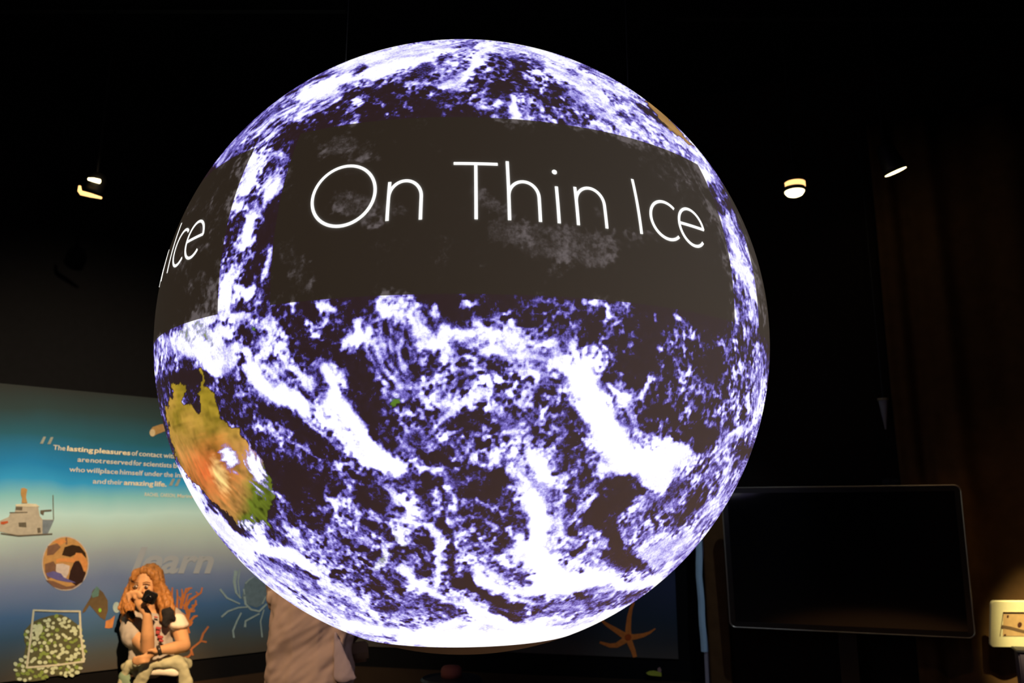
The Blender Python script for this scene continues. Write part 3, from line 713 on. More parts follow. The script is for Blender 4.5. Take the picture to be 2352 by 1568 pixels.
# walk along the partition to its edge seen at x = 1612
d = ray(1612, 1400); s_ = 0
a_ = np.array([[tu.x, -d.x], [tu.y, -d.y]]); sol = np.linalg.solve(a_, np.array([-e0.x, -e0.y])); e1 = e0+tu*float(sol[0])
WR = Wall(e1, e1+tu*4)
WR.n = Vector((tu.y, -tu.x, 0)); print('partition', e1, WR.u, WR.n)
struct(WR.slab('wall_right', 0, 5.6, 0, HT, -.12, 0, mat('brown_black_wall', (.012, .008, .006), .8, noise=.3, spec=.1)))
# ---------------------------------------------------------------- the globe
def globe():
    V, land, lcol = paint_chart()
    ax = Vector((-0.00872487, -0.01744908, 0.99980968)); e1_ = Vector((0, 1, 0)).cross(ax).normalized(); e2_ = ax.cross(e1_)
    M = Matrix((e1_, e2_, ax)).transposed()
    cw = c2w(CC)+np.array([0, 0, 1.58])
    lon = np.radians(np.concatenate([np.arange(-96, 96, .21), np.arange(96, 264, 1.4)])); nl = len(lon)
    lat = np.radians(np.concatenate([np.arange(-89.5, -76, 1.0), np.arange(-76, 72, .22), np.arange(72, 90, .6)])); nt = len(lat)
    LO, LA = np.meshgrid(lon, lat); n = np.stack([np.sin(LO)*np.cos(LA), -np.cos(LO)*np.cos(LA), np.sin(LA)], -1).reshape(-1, 3)
    n = np.concatenate([n, [[0, 0, -1.0]], [[0, 0, 1.0]]]); NV = len(n)
    j, i = np.meshgrid(np.arange(nt-1), np.arange(nl), indexing='ij'); i2 = (i+1) % nl
    q = np.stack([j*nl+i, j*nl+i2, (j+1)*nl+i2, (j+1)*nl+i], -1).reshape(-1, 4)
    k = np.arange(nl); k2 = (k+1) % nl; tb = np.stack([np.full(nl, NV-2), k2, k], -1); tt = np.stack([np.full(nl, NV-1), (nt-1)*nl+k, (nt-1)*nl+k2], -1)
    me = bpy.data.meshes.new('globe'); me.vertices.add(NV); me.vertices.foreach_set('co', (n*RAD).astype(np.float32).ravel())
    loops = np.concatenate([q.ravel(), tb.ravel(), tt.ravel()]).astype(np.int32); me.loops.add(len(loops)); me.loops.foreach_set('vertex_index', loops)
    st = np.concatenate([np.arange(len(q))*4, len(q)*4+np.arange(2*nl)*3]).astype(np.int32); me.polygons.add(len(st)); me.polygons.foreach_set('loop_start', st)
    me.polygons.foreach_set('use_smooth', np.ones(len(st), bool)); me.update(calc_edges=True)
    # picture values: look the chart up for every vertex, the far half carries the mirrored clouds
    Mn = np.array(M); nw = n@Mn.T; toc = -c2w(_c); ca = nw@toc; rho = np.degrees(np.arccos(np.clip(ca, -1, 1))); lim = 90-20.37-.25
    rr = np.where(rho > lim, np.abs(2*lim-rho), rho); per = nw-ca[:, None]*toc; per /= np.linalg.norm(per, axis=1, keepdims=True)+1e-9
    m2 = toc*np.cos(np.radians(rr))[:, None]+per*np.sin(np.radians(rr))[:, None]
    pc = CC+RAD*w2c(m2); X = 1176+FPX*pc[:, 0]/pc[:, 2]; Y = 784-FPX*pc[:, 1]/pc[:, 2]
    fx = np.clip((X-CH0X)/CHS, 0, CHW-1.01); fy = np.clip((Y-CH0Y)/CHS, 0, CHH-1.01); ix, iy = fx.astype(int), fy.astype(int); ux, uy = fx-ix, fy-iy
    def samp(G):
        if G.ndim == 3: a, b = ux[:, None], uy[:, None]
        else: a, b = ux, uy
        return (G[iy, ix]*(1-a)+G[iy, ix+1]*a)*(1-b)+(G[iy+1, ix]*(1-a)+G[iy+1, ix+1]*a)*b
    at1 = me.attributes.new('pic', 'FLOAT_COLOR', 'POINT'); at1.data.foreach_set('color', np.stack([samp(V), samp(land), np.ones(NV), np.ones(NV)], -1).astype(np.float32).ravel())
    at2 = me.attributes.new('land', 'FLOAT_COLOR', 'POINT'); at2.data.foreach_set('color', np.concatenate([samp(lcol), np.ones((NV, 1))], 1).astype(np.float32).ravel())
    root = empty('projection_globe', tuple(cw), 'giant hanging white globe showing the blue and white cloudy earth', 'globe')
    g = bpy.data.objects.new('globe_shell', me); COL.objects.link(g); g.parent = root
    root.rotation_euler = M.to_euler()
    m = bpy.data.materials.new('globe_picture'); m.use_nodes = True; N = m.node_tree.nodes; L = m.node_tree.links; b = N['Principled BSDF']; me.materials.append(m)
    def math_(op, a, b_=None, c_=None):
        x = N.new('ShaderNodeMath'); x.operation = op
        for k_, v in enumerate((a, b_, c_)):
            if v is None: continue
            if isinstance(v, (int, float)): x.inputs[k_].default_value = v
            else: L.new(v, x.inputs[k_])
        return x.outputs[0]
    A1 = N.new('ShaderNodeAttribute'); A1.attribute_name = 'pic'; A2 = N.new('ShaderNodeAttribute'); A2.attribute_name = 'land'
    sp = N.new('ShaderNodeSeparateColor'); L.new(A1.outputs['Color'], sp.inputs[0])
    tc = N.new('ShaderNodeTexCoord'); nz = N.new('ShaderNodeTexNoise'); nz.inputs['Scale'].default_value = 170/RAD; nz.inputs['Detail'].default_value = 1.5; L.new(tc.outputs['Object'], nz.inputs['Vector'])
    v = sp.outputs[0]
    amp = math_('MULTIPLY', math_('SUBTRACT', nz.outputs['Fac'], .5), .5); amp = math_('MULTIPLY', amp, math_('GREATER_THAN', v, .12))
    v = math_('ADD', v, amp)
    rp = N.new('ShaderNodeValToRGB'); E = rp.color_ramp.elements
    RMP = [(0, (.026, .0135, .0145)), (.19, (.028, .015, .022)), (.30, (.055, .038, .20)), (.44, (.19, .15, .58)), (.60, (.52, .48, .95)), (.80, (1.0, 1.0, 1.0))]
    while len(E) < len(RMP): E.new(.5)
    for e_, (p_, c_) in zip(E, RMP): e_.position = p_; e_.color = (*c_, 1)
    L.new(math_('DIVIDE', v, 1.18), rp.inputs[0])
    cloud = N.new('ShaderNodeMapRange'); cloud.inputs[1].default_value = .3; cloud.inputs[2].default_value = .85; L.new(v, cloud.inputs[0])
    fm = math_('MULTIPLY', sp.outputs[1], math_('SUBTRACT', 1, cloud.outputs[0]))
    mx = N.new('ShaderNodeMix'); mx.data_type = 'RGBA'; L.new(fm, mx.inputs['Factor']); L.new(rp.outputs[0], mx.inputs['A']); L.new(A2.outputs['Color'], mx.inputs['B'])
    # banner: a see-through dark rectangle in latitude and longitude that repeats every 84 degrees
    sx = N.new('ShaderNodeSeparateXYZ'); L.new(tc.outputs['Object'], sx.inputs[0])
    la = math_('MULTIPLY', math_('ARCSINE', math_('DIVIDE', sx.outputs[2], RAD)), 180/math.pi)
    lo = math_('MULTIPLY', math_('ARCTAN2', sx.outputs[0], math_('MULTIPLY', sx.outputs[1], -1)), 180/math.pi)
    lm = math_('FLOORED_MODULO', math_('ADD', lo, 25.1), 84.0)
    bn = math_('MULTIPLY', math_('MULTIPLY', math_('GREATER_THAN', la, -3.85), math_('LESS_THAN', la, 23.9)), math_('LESS_THAN', lm, 73.6))
    dim = N.new('ShaderNodeMix'); dim.data_type = 'RGBA'; dim.blend_type = 'ADD'; dim.inputs['Factor'].default_value = 1
    bwn = N.new('ShaderNodeRGBToBW'); L.new(mx.outputs['Result'], bwn.inputs[0])
    gc = N.new('ShaderNodeMix'); gc.data_type = 'RGBA'; L.new(bwn.outputs[0], gc.inputs['Factor']); gc.inputs['A'].default_value = (.024, .0165, .0105, 1); gc.inputs['B'].default_value = (.12, .10, .10, 1)
    fin = N.new('ShaderNodeMix'); fin.data_type = 'RGBA'; L.new(bn, fin.inputs['Factor']); L.new(mx.outputs['Result'], fin.inputs['A']); L.new(gc.outputs['Result'], fin.inputs['B'])
    L.new(fin.outputs['Result'], b.inputs['Emission Color'])
    L.new(math_('GREATER_THAN', la, -69.0), b.inputs['Emission Strength'])
    b.inputs['Base Color'].default_value = (.7, .7, .7, 1); b.inputs['Roughness'].default_value = .75; b.inputs['Specular IOR Level'].default_value = .1
    # thin lettering, "On Thin Ice" repeated round the globe with the banner
    def arc(cx, cy, rx, ry, a0, a1, k=28): return [(cx+rx*math.cos(R(a0+(a1-a0)*t/k)), cy+ry*math.sin(R(a0+(a1-a0)*t/k))) for t in range(k+1)]
    B0, XH, CP_ = 6.45, 12.35, 15.35
    def nn(x0, x1, top): 
        r = (x1-x0)/2; s = arc((x0+x1)/2, XH-r*1.12+.1, r, r*1.12, 180, 0, 20)
        return [[(x0, B0), (x0, top)], [(x0, XH-r*1.12-.6)]+s+[(x1, B0)]]
    ex, ey, er = 39.15, 9.5, 2.85
    LT = [[arc(-14.65, 10.95, 4.75, 4.75, 0, 360, 60)], nn(-7.9, -3.35, XH), [[(1.0, 15.12), (7.2, 15.12)], [(4.1, 15.12), (4.1, B0)]], nn(8.6, 12.85, 15.7),
          [[(15.5, B0), (15.5, 12.1)], arc(15.45, 14.5, .16, .16, 0, 360, 10)], nn(18.3, 22.65, XH), [[(28.4, B0), (28.4, CP_)]],
          [arc(33.65, 9.5, 3.05, 3.05, 48, 312, 36)], [[(ex-er, ey+.2), (ex+er, ey+.2)]+arc(ex, ey, er, 3.05, 4, 316, 40)]]
    LM = mat('white_light_letters', (.8, .8, .8), .7, emit=(1, 1, .96), es=1.15)
    root2 = root
    for kk in range(4):
        sh = -84*kk
        for ch in LT:
            VV, FF = [], []
            for pl in ch:
                pl2 = []
                for a, c2 in zip(pl[:-1], pl[1:]):
                    m_ = max(1, int(max(abs(a[0]-c2[0]), abs(a[1]-c2[1]))/.5))
                    pl2 += [(a[0]+(c2[0]-a[0])*t/m_, a[1]+(c2[1]-a[1])*t/m_) for t in range(m_)]
                pl2.append(pl[-1]); b0 = len(VV); hw = .22
                for t_, p in enumerate(pl2):
                    a, c2 = pl2[max(t_-1, 0)], pl2[min(t_+1, len(pl2)-1)]; dx, dy = c2[0]-a[0], c2[1]-a[1]; l_ = math.hypot(dx, dy) or 1; dx /= l_; dy /= l_
                    for rr_ in (RAD+.0009, RAD-.002):
                        for sgn in (1, -1):
                            lo_, la_ = R(p[0]-dy*hw*sgn+sh), R(p[1]+dx*hw*sgn)
                            VV.append((rr_*math.sin(lo_)*math.cos(la_), -rr_*math.cos(lo_)*math.cos(la_), rr_*math.sin(la_)))
                    if t_:
                        k_ = b0+4*t_; FF += [(k_-4, k_-3, k_+1, k_), (k_-4, k_, k_+2, k_-2), (k_-3, k_-1, k_+3, k_+1)]
            me2 = bpy.data.meshes.new('letter'); me2.from_pydata(VV, [], FF); me2.materials.append(LM); o = bpy.data.objects.new('letter', me2); COL.objects.link(o); o.parent = root2
    # hanging cables up to the ceiling
    CB = mat('black_cable', (.005, .005, .005), .6)
    Mi = M.transposed()
    for k in range(3):
        a = R(90+120*k+20); p = Vector(cw)+Vector((.5*math.cos(a), .5*math.sin(a), .70)); bm = bmesh.new(); bm_tube(bm, [p, Vector((p.x, p.y, HT))], .002, 6)
        bmesh.ops.recalc_face_normals(bm, faces=bm.faces)
        me3 = bpy.data.meshes.new('hanging_cable'); 
        for v_ in bm.verts: v_.co = Mi@(v_.co-Vector(cw))
        bm.to_mesh(me3); bm.free(); me3.materials.append(CB); o = bpy.data.objects.new('hanging_cable', me3); COL.objects.link(o); o.parent = root
globe()
# ---------------------------------------------------------------- printed mural on the left wall
def ramp_mat(name, zs, vert_lo, vert_hi, uoff=0):
    m = bpy.data.materials.new(name); m.use_nodes = True; N = m.node_tree.nodes; L = m.node_tree.links; b = N['Principled BSDF']
    tc = N.new('ShaderNodeTexCoord'); sx = N.new('ShaderNodeSeparateXYZ'); L.new(tc.outputs['Object'], sx.inputs[0])
    nz = N.new('ShaderNodeTexNoise'); nz.inputs['Scale'].default_value = 1.7; nz.inputs['Detail'].default_value = 3; L.new(tc.outputs['Object'], nz.inputs['Vector'])
    ad = N.new('ShaderNodeMath'); ad.operation = 'MULTIPLY_ADD'; L.new(nz.outputs['Fac'], ad.inputs[0]); ad.inputs[1].default_value = .16; L.new(sx.outputs[2], ad.inputs[2])
    mr = N.new('ShaderNodeMapRange'); L.new(ad.outputs[0], mr.inputs[0]); mr.inputs[1].default_value = vert_lo+.08; mr.inputs[2].default_value = vert_hi+.08
    rp = N.new('ShaderNodeValToRGB'); L.new(mr.outputs[0], rp.inputs[0]); E = rp.color_ramp.elements
    while len(E) < len(zs): E.new(.5)
    for e_, (p_, c_) in zip(E, zs): e_.position = p_; e_.color = (*c_, 1)
    n2 = N.new('ShaderNodeTexNoise'); n2.inputs['Scale'].default_value = 300; n2.inputs['Detail'].default_value = 1
    L.new(tc.outputs['Object'], n2.inputs['Vector'])
    mm = N.new('ShaderNodeMix'); mm.data_type = 'RGBA'; mm.blend_type = 'OVERLAY'; mm.inputs['Factor'].default_value = .12; L.new(rp.outputs[0], mm.inputs['A']); L.new(n2.outputs['Color'], mm.inputs['B'])
    L.new(mm.outputs['Result'], b.inputs['Base Color']); b.inputs['Roughness'].default_value = .55; b.inputs['Specular IOR Level'].default_value = .15
    return m
def ylevels(W, x, lst, z0, z1):
    out = []
    for y, c in lst: out.append(((W.uz(x, y)[1]-z0)/(z1-z0), c))
    return sorted(out)
ut0, zt0 = WL.uz(0, 880); ut1, zt1 = WL.uz(355, 915); ZT = (zt0+zt1)/2
print('mural top', zt0, zt1)
LV = [(895, (0.024, 0.031, 0.031)), (950, (0.025, 0.055, 0.062)), (1010, (0.019, 0.126, 0.196)), (1075, (0.015, 0.260, 0.628)), (1105, (0.036, 0.389, 0.821)), (1140, (0.255, 0.648, 0.756)), (1185, (0.583, 0.891, 0.924)), (1225, (0.540, 0.720, 0.693)),  # print's own gradient, with the lamp's falloff painted in as the dark top
      (1275, (0.375, 0.450, 0.525)), (1330, (0.191, 0.260, 0.462)), (1400, (0.062, 0.151, 0.357)), (1450, (0.042, 0.101, 0.199)), (1500, (0.060, 0.077, 0.088)), (1530, (0.066, 0.063, 0.056))]
MZ0 = WL.uz(250, 1535)[1]
mural = empty('wall_mural', tuple(WL.W(1.0, ZB, 0)), 'tall blue ocean mural with printed quote behind the girl', 'mural')
oz = mural.location.z
lv = ylevels(WL, 250, LV, ZB, ZT)
WL.slab('printed_panel', -1.6, cu-.01, ZB, ZT, .0005, .012, ramp_mat('ocean_print_falloff', lv, 0, ZT-ZB), mural)
def pr(W, name, polys, col, parent, off, label=None, rough=.6):
    o = from_bm(name, W.prism(polys, off), mat(name+'_ink', col, rough, spec=.1, noise=.28, nscale=42), parent)
    if label: o['label'] = label
    return o
PM = mat('cream_ink', (.80, .76, .62), .6, spec=.1)
PB = mat('bright_cream_ink', (.95, .84, .58), .6, spec=.1)
def line(txt, y0, x0, sl, ch=11.5):
    return [(t, a, y0+(a-x0)*sl, b, y0+(b-x0)*sl, ch, bd+.006, 0) for t, a, b, bd in txt]
q1_ = line([('The', 120, 148, .004), ('of', 300, 314, .004), ('contact', 317, 370, .004), ('with', 373, 402, .004), ('the natural world', 407, 520, .004)], 1032.6, 120, .0715)
q2_ = line([('are', 176, 203, .004), ('not', 206, 232, .004), ('reserved', 235, 301, .004), ('for', 304, 323, .004), ('scientists', 327, 392, .004), ('but are available to anyone', 396, 590, .004)], 1060, 177, .064)
q3_ = line([('who', 157, 193, .004), ('will', 196, 226, .004), ('place', 228, 269, .004), ('himself', 273, 326, .004), ('under', 330, 371, .004), ('the', 374, 395, .004), ('influence of earth, sea and sky', 400, 610, .004)], 1082.6, 158, .054)
q4_ = line([('and', 211, 241, .004), ('their', 244, 279, .004)], 1110, 212, .043)
for w1 in q1_+q2_+q3_+q4_: words(WL, 'printed_word', [w1], PM, mural, .0145)
b1 = line([('lasting', 152, 212, .016), ('pleasures', 215, 297, .016)], 1032.6, 120, .0715)+line([('amazing', 282, 350, .016), ('life.', 353, 380, .016)], 1110, 212, .043)
for w1 in b1: words(WL, 'bold_word', [w1], PB, mural, .0145)['label'] = 'bold cream word'
for w1 in line([('RACHEL', 330, 362, .008), ('CARSON,', 366, 401, .008), ('Marine', 405, 440, .008)], 1139, 330, .04, 8.5): words(WL, 'small_word', [w1], PM, mural, .0145)
qm = []
for x, y in ((90, 1019), (107, 1020), (386, 1115), (399, 1116)): qm.append([(x, y), (x+7, y), (x+14, y-16), (x+8, y-16)])
for q in qm: pr(WL, 'quotation_mark', [q], (.34, .38, .34), mural, .0135)
words(WL, 'faint_word', [('learn', 299, 1314, 487, 1314, 60, .03, .25)], mat('grey_ink', (.40, .44, .50), .6, spec=.1), mural, .0145)
Z1 = lambda *a: [(a[i]/4.9, 950+a[i+1]/4.9) for i in range(0, len(a), 2)]
Z2 = lambda *a: [(a[i]/4.64, 1230+a[i+1]/4.64) for i in range(0, len(a), 2)]
Z3 = lambda *a: [(200+a[i]/4.704, 1250+a[i+1]/4.704) for i in range(0, len(a), 2)]
sh = pr(WL, 'ship_picture', [Z1(-60, 1240, 0, 1200, 90, 1160, 110, 1115, 160, 1105, 172, 1035, 420, 1040, 440, 1150, 470, 1188, 600, 1190, 565, 1270, 530, 1350, 380, 1362, 200, 1366, 60, 1340, -60, 1310)], (.55, .50, .40), mural, .013, 'grey and cream research ship')
pr(WL, 'ship_bow', [Z1(470, 1192, 598, 1194, 565, 1270, 528, 1348, 470, 1350)], (.22, .27, .32), sh, .0145)
pr(WL, 'ship_roof', [Z1(165, 1020, 300, 1008, 400, 1015, 438, 1045, 300, 1048, 170, 1038)], (.85, .75, .55), sh, .0145)
pr(WL, 'ship_mast', [Z1(235, 1005, 240, 950, 225, 900, 228, 840, 262, 832, 300, 850, 290, 900, 285, 940, 300, 1005)], (.55, .33, .12), sh, .0145)
for dt in [Z1(170, 1045, 245, 1048, 240, 1085, 165, 1080), Z1(445, 1085, 570, 1076, 572, 1094, 490, 1100, 480, 1140, 445, 1120), thick(Z1(588, 915, 590, 1050, 594, 1190), 2), Z1(200, 1225, 285, 1220, 290, 1275, 205, 1270), Z1(410, 1285, 445, 1280, 450, 1335, 415, 1340),
    thick(Z1(0, 1345, 200, 1372, 580, 1350), 3), thick(Z1(100, 1112, 300, 1108), 2.2)]: pr(WL, 'ship_detail', [dt], (.16, .14, .10), sh, .0148)
pr(WL, 'ship_lifeboat', [Z1(0, 1215, 80, 1205, 85, 1225, 30, 1245, 0, 1240)], (.6, .12, .04), sh, .0148)
ov = pr(WL, 'oval_photo', [oval(148.5, 1293.5, 54, 62.5)], (.62, .55, .5), mural, .013, 'oval photo of a person leaning over a white bucket')
pr(WL, 'photo_ground', [oval(148.5, 1293, 51.5, 60)], (.62, .34, .12), ov, .0145)
pr(WL, 'photo_rocks', [Z2(470, 300, 560, 270, 600, 330, 590, 420, 500, 460, 470, 380), Z2(480, 470, 560, 480, 700, 540, 830, 520, 760, 560, 650, 570, 560, 540), Z2(690, 20, 705, 15, 710, 90, 690, 95), Z2(500, 110, 600, 80, 640, 120, 560, 200, 490, 210)], (.25, .13, .08), ov, .0148)
pr(WL, 'photo_hair', [Z2(650, 205, 680, 120, 760, 95, 840, 110, 900, 180, 912, 240, 870, 200, 790, 200, 740, 225)], (.05, .025, .012), ov, .0150)
pr(WL, 'photo_body', [Z2(785, 270, 830, 265, 880, 340, 905, 400, 870, 490, 800, 530, 720, 470, 740, 370)], (.045, .02, .015), ov, .0152)
pr(WL, 'photo_skin', [Z2(590, 250, 640, 238, 775, 235, 800, 180, 860, 185, 885, 215, 925, 290, 910, 370, 885, 380, 840, 260, 800, 262, 780, 285, 640, 275, 590, 290), Z2(560, 60, 660, 35, 700, 60, 640, 100)], (.85, .33, .10), ov, .0154)
pr(WL, 'photo_bucket', [Z2(590, 300, 660, 295, 735, 320, 720, 400, 690, 455, 620, 420, 585, 370)], (.75, .62, .55), ov, .0156)
pr(WL, 'photo_gloves', [Z2(480, 400, 560, 375, 640, 400, 670, 440, 800, 500, 700, 490, 600, 470, 500, 430)], (.16, .14, .38), ov, .0158)
fs = pr(WL, 'fish_picture', [Z2(1000, 560, 1040, 560, 1090, 600, 1140, 690, 1142, 790, 1110, 895, 1060, 865, 985, 780, 945, 735, 900, 805, 868, 822, 880, 780, 930, 700, 960, 650, 975, 590)], (.13, .095, .05), mural, .013, 'dark brown fish')
pr(WL, 'fish_gill', [Z2(985, 590, 1020, 535, 1050, 560, 1040, 640, 975, 660, 965, 620)], (.12, .24, .22), fs, .0145)
pr(WL, 'fish_spot', [oval(227.5, 1400.5, 3.4, 4.6, 12)], (.25, .62, .05), fs, .0147)
pr(WL, 'float_picture', [oval(266, 1394, 8.5, 12.5, 18)], (.35, .5, .55), mural, .013)
pr(WL, 'orange_fin', [Z2(1120, 905, 1165, 890, 1215, 848, 1205, 900, 1190, 975, 1150, 985, 1110, 978)], (.5, .22, .08), mural, .013)
pb = pr(WL, 'plant_picture', [Z2(250, 1010, 330, 920, 420, 880, 540, 845, 640, 835, 720, 870, 840, 960, 890, 1160, 905, 1200, 880, 1340, 850, 1440, 780, 1490, 640, 1490, 500, 1460, 480, 1530, 330, 1548, 160, 1540, 150, 1380, 240, 1320, 270, 1160, 250, 1120)], (.09, .10, .055), mural, .013, 'sea-floor plants and shells')
random.seed(3); bl, bl2 = [], []
def in_poly(x, y, P):
    c = False
    for (x0, y0), (x1, y1) in zip(P, P[1:]+P[:1]):
        if (y0 > y) != (y1 > y) and x < (x1-x0)*(y-y0)/(y1-y0)+x0: c = not c
    return c
REG = Z2(250, 1010, 420, 880, 640, 835, 720, 870, 840, 960, 905, 1200, 870, 1400, 800, 1500, 640, 1480, 500, 1470, 480, 1530, 160, 1540, 150, 1360, 250, 1300, 290, 1160)
PT = []
while len(PT) < 150:
    x, y = random.uniform(32, 195), random.uniform(1412, 1562)
    if in_poly(x, y, REG) and all(math.hypot(x-a, (y-b)*1.2) > 7.6 for a, b in PT): PT.append((x, y))
    elif random.random() < .0005: break
for x, y in PT: (bl if random.random() < .7 else bl2).append(oval(x, y, random.uniform(3.8, 6.2), random.uniform(3, 4.8), 9, random.uniform(-.8, .8)))
bl.append(oval(87, 1445, 9, 14, 14, .3))
o = pr(WL, 'pale_shells', bl, (.50, .62, .46), pb, .0145); o['kind'] = 'stuff'
o = pr(WL, 'green_fronds', bl2, (.20, .30, .08), pb, .0146); o['kind'] = 'stuff'
fr = [thick(Z2(*a), w_) for a, w_ in (((345, 790, 600, 800, 845, 802), 4), ((840, 795, 850, 1050, 885, 1335), 4.6), ((350, 785, 318, 1080, 275, 1405), 4.6), ((275, 1400, 580, 1375, 890, 1335), 4.4))]
pr(WL, 'square_frame_picture', fr, (.52, .56, .47), mural, .0165)
cr = [((1075, 960, 1055, 860, 1085, 740, 1040, 640), 15, 9), ((1085, 850, 1150, 775, 1185, 768), 8, 4), ((1060, 880, 1110, 860, 1130, 830), 9, 4), ((1060, 740, 1130, 690, 1165, 640, 1165, 600), 9, 4), ((1040, 700, 1100, 600, 1160, 560, 1220, 520, 1235, 462), 8, 3.5), ((1195, 540, 1165, 510), 4, 3),
      ((1050, 650, 1080, 540, 1120, 530), 6, 3), ((1000, 690, 1040, 560, 1060, 480, 1125, 468), 8, 3.5), ((1060, 520, 1095, 480, 1090, 462), 4, 3), ((1000, 660, 1022, 540, 1012, 478), 7, 3), ((960, 690, 968, 560, 962, 485), 7, 3), ((930, 690, 905, 560, 912, 462), 8, 3.5), ((900, 560, 885, 500), 4, 3),
      ((1100, 720, 1150, 720, 1150, 700), 6, 3), ((950, 720, 1050, 780, 1100, 860), 14, 9), ((1120, 660, 1180, 645), 5, 3), ((1000, 600, 985, 560), 5, 3)]
pr(WL, 'coral_picture', [thick(Z3(*a), w0*.85, w1*.9) for a, w0, w1 in cr], (.62, .20, .055), mural, .013, 'orange branching coral')
c2_ = [((1020, 1222, 1080, 1212, 1112, 1180, 1122, 1120, 1222, 1040, 1282, 1052), 5, 4), ((1215, 1045, 1245, 960, 1302, 882), 5, 4), ((1110, 1125, 1135, 1195), 5, 4)]
pr(WL, 'small_coral_picture', [thick(Z3(*a), w0, w1) for a, w0, w1 in c2_], (.48, .17, .06), mural, .013, 'thin reddish coral twig')
oc = [((1425, 480, 1500, 575, 1640, 640), 5, 3), ((1440, 782, 1510, 720, 1620, 680, 1740, 672), 4, 3), ((1575, 1005, 1565, 930, 1610, 820, 1655, 735), 4, 3), ((1695, 890, 1700, 825, 1850, 745), 5, 3), ((1600, 280, 1580, 400, 1600, 520, 1650, 580), 9, 3), ((1640, 260, 1620, 400, 1640, 560), 3, 2),
      ((1690, 560, 1700, 640, 1760, 700, 1850, 720, 1930, 640), 5, 4), ((1700, 420, 1740, 380, 1790, 350), 3, 2), ((1920, 560, 1880, 640), 3, 2), ((1880, 1000, 1862, 830, 1900, 700), 3, 2), ((1680, 480, 1690, 540), 4, 2)]
pr(WL, 'octopus_picture', [thick(Z3(*a), w0, w1) for a, w0, w1 in oc], (.26, .38, .44), mural, .0145, 'faint pale line drawing of an octopus')
pr(WL, 'octopus_wash', [Z3(1700, 400, 1800, 350, 1900, 420, 1950, 540, 1900, 640, 1820, 680, 1730, 650, 1660, 580)], (.115, .185, .26), mural, .013)
na = pr(WL, 'sea_slug_picture', [Z1(1680, 190, 1710, 150, 1800, 120, 1900, 110, 2000, 120, 2050, 180, 1980, 210, 1850, 195, 1760, 230, 1710, 258, 1680, 240)], (.42, .26, .10), mural, .013, 'small tan sea creature')
pr(WL, 'slug_head', [oval(348, 994, 6.5, 8.5, 16)], (.62, .50, .30), na, .0145)
# printed panel with the starfish on the back wall
zsr = ylevels(WB, 1450, [(1250, (.030, .040, .085)), (1330, (.040, .055, .12)), (1420, (.030, .05, .075)), (1470, (.05, .055, .06)), (1505, (.09, .08, .07))], ZB, ZT)
zsr[0] = (0, zsr[0][1])
m2 = empty('wall_mural', tuple(WB.W(0, ZB, 0)), 'dim dark blue mural with an orange starfish below the globe', 'mural')
WB.slab('printed_panel', cv+.01, WB.uz(1556, 1450)[0], ZB, ZT, .0005, .012, ramp_mat('deep_print', zsr, 0, ZT-ZB), m2)
Z6 = lambda *a: [(1340+a[i]/7.84, 1380+a[i+1]/7.84) for i in range(0, len(a), 2)]
arms = [thick(Z6(*a), w0, w1) for a, w0, w1 in (((815, 640, 812, 480, 830, 280, 865, 120, 915, 20), 15, 5), ((810, 650, 700, 590, 560, 500, 430, 420, 330, 340), 17, 5), ((800, 650, 720, 720, 600, 790, 480, 795, 390, 765, 300, 735), 16, 5), ((810, 640, 920, 640, 1080, 610, 1200, 560, 1300, 490), 16, 2.5), ((800, 640, 850, 760, 900, 880, 935, 1003), 15, 9))]
st_ = pr(WB, 'starfish_picture', arms, (.85, .25, .05), m2, .013, 'orange starfish')
pr(WB, 'starfish_disc', [oval(1340+810/7.84, 1380+645/7.84, 7.5, 7.5, 18)], (.55, .10, .02), st_, .0150)
# ---------------------------------------------------------------- pale blue strip on the partition's edge
su = WR.uz(1599, 1300)[0]; sw = WR.uz(1618, 1300)[0]-su
ps = empty('edge_strip', tuple(WR.W(su, 0, 0)), 'tall narrow pale blue strip on the end of the dark partition', 'strip')
zb_ = WR.uz(1612, 1495)[1]
bm = bmesh.new(); rings = []
for k in range(25):
    z = zb_+(2.5-zb_)*k/24; wv = .006*math.sin(z*9)+.004*math.sin(z*23+1); a = su+wv*.6; b_ = su+sw*(.92+.06*math.sin(z*5))+wv
    rings.append([bm.verts.new(WR.W(a, z, 0)), bm.verts.new(WR.W(a+.006, z, .02)), bm.verts.new(WR.W((a+b_)/2, z, .03)), bm.verts.new(WR.W(b_, z, .02)), bm.verts.new(WR.W(b_, z, 0))])
for r0, r1 in zip(rings[:-1], rings[1:]):
    for k in range(5): bm.faces.new((r0[k], r0[(k+1) % 5], r1[(k+1) % 5], r1[k]))
bm.faces.new(rings[0]); bm.faces.new(rings[-1])
from_bm('lit_edge', bm, mat('pale_blue_lit_edge', (.45, .70, .95), .6, noise=.15, nscale=12), ps)  # partition's edge trim; the blue light on it is put into the colour
WR.slab('grey_post', su+sw*.55, su+sw*1.05, 0, zb_, 0, .02, mat('grey_post_paint', (.30, .29, .34), .6, noise=.2), ps, bev=.003)
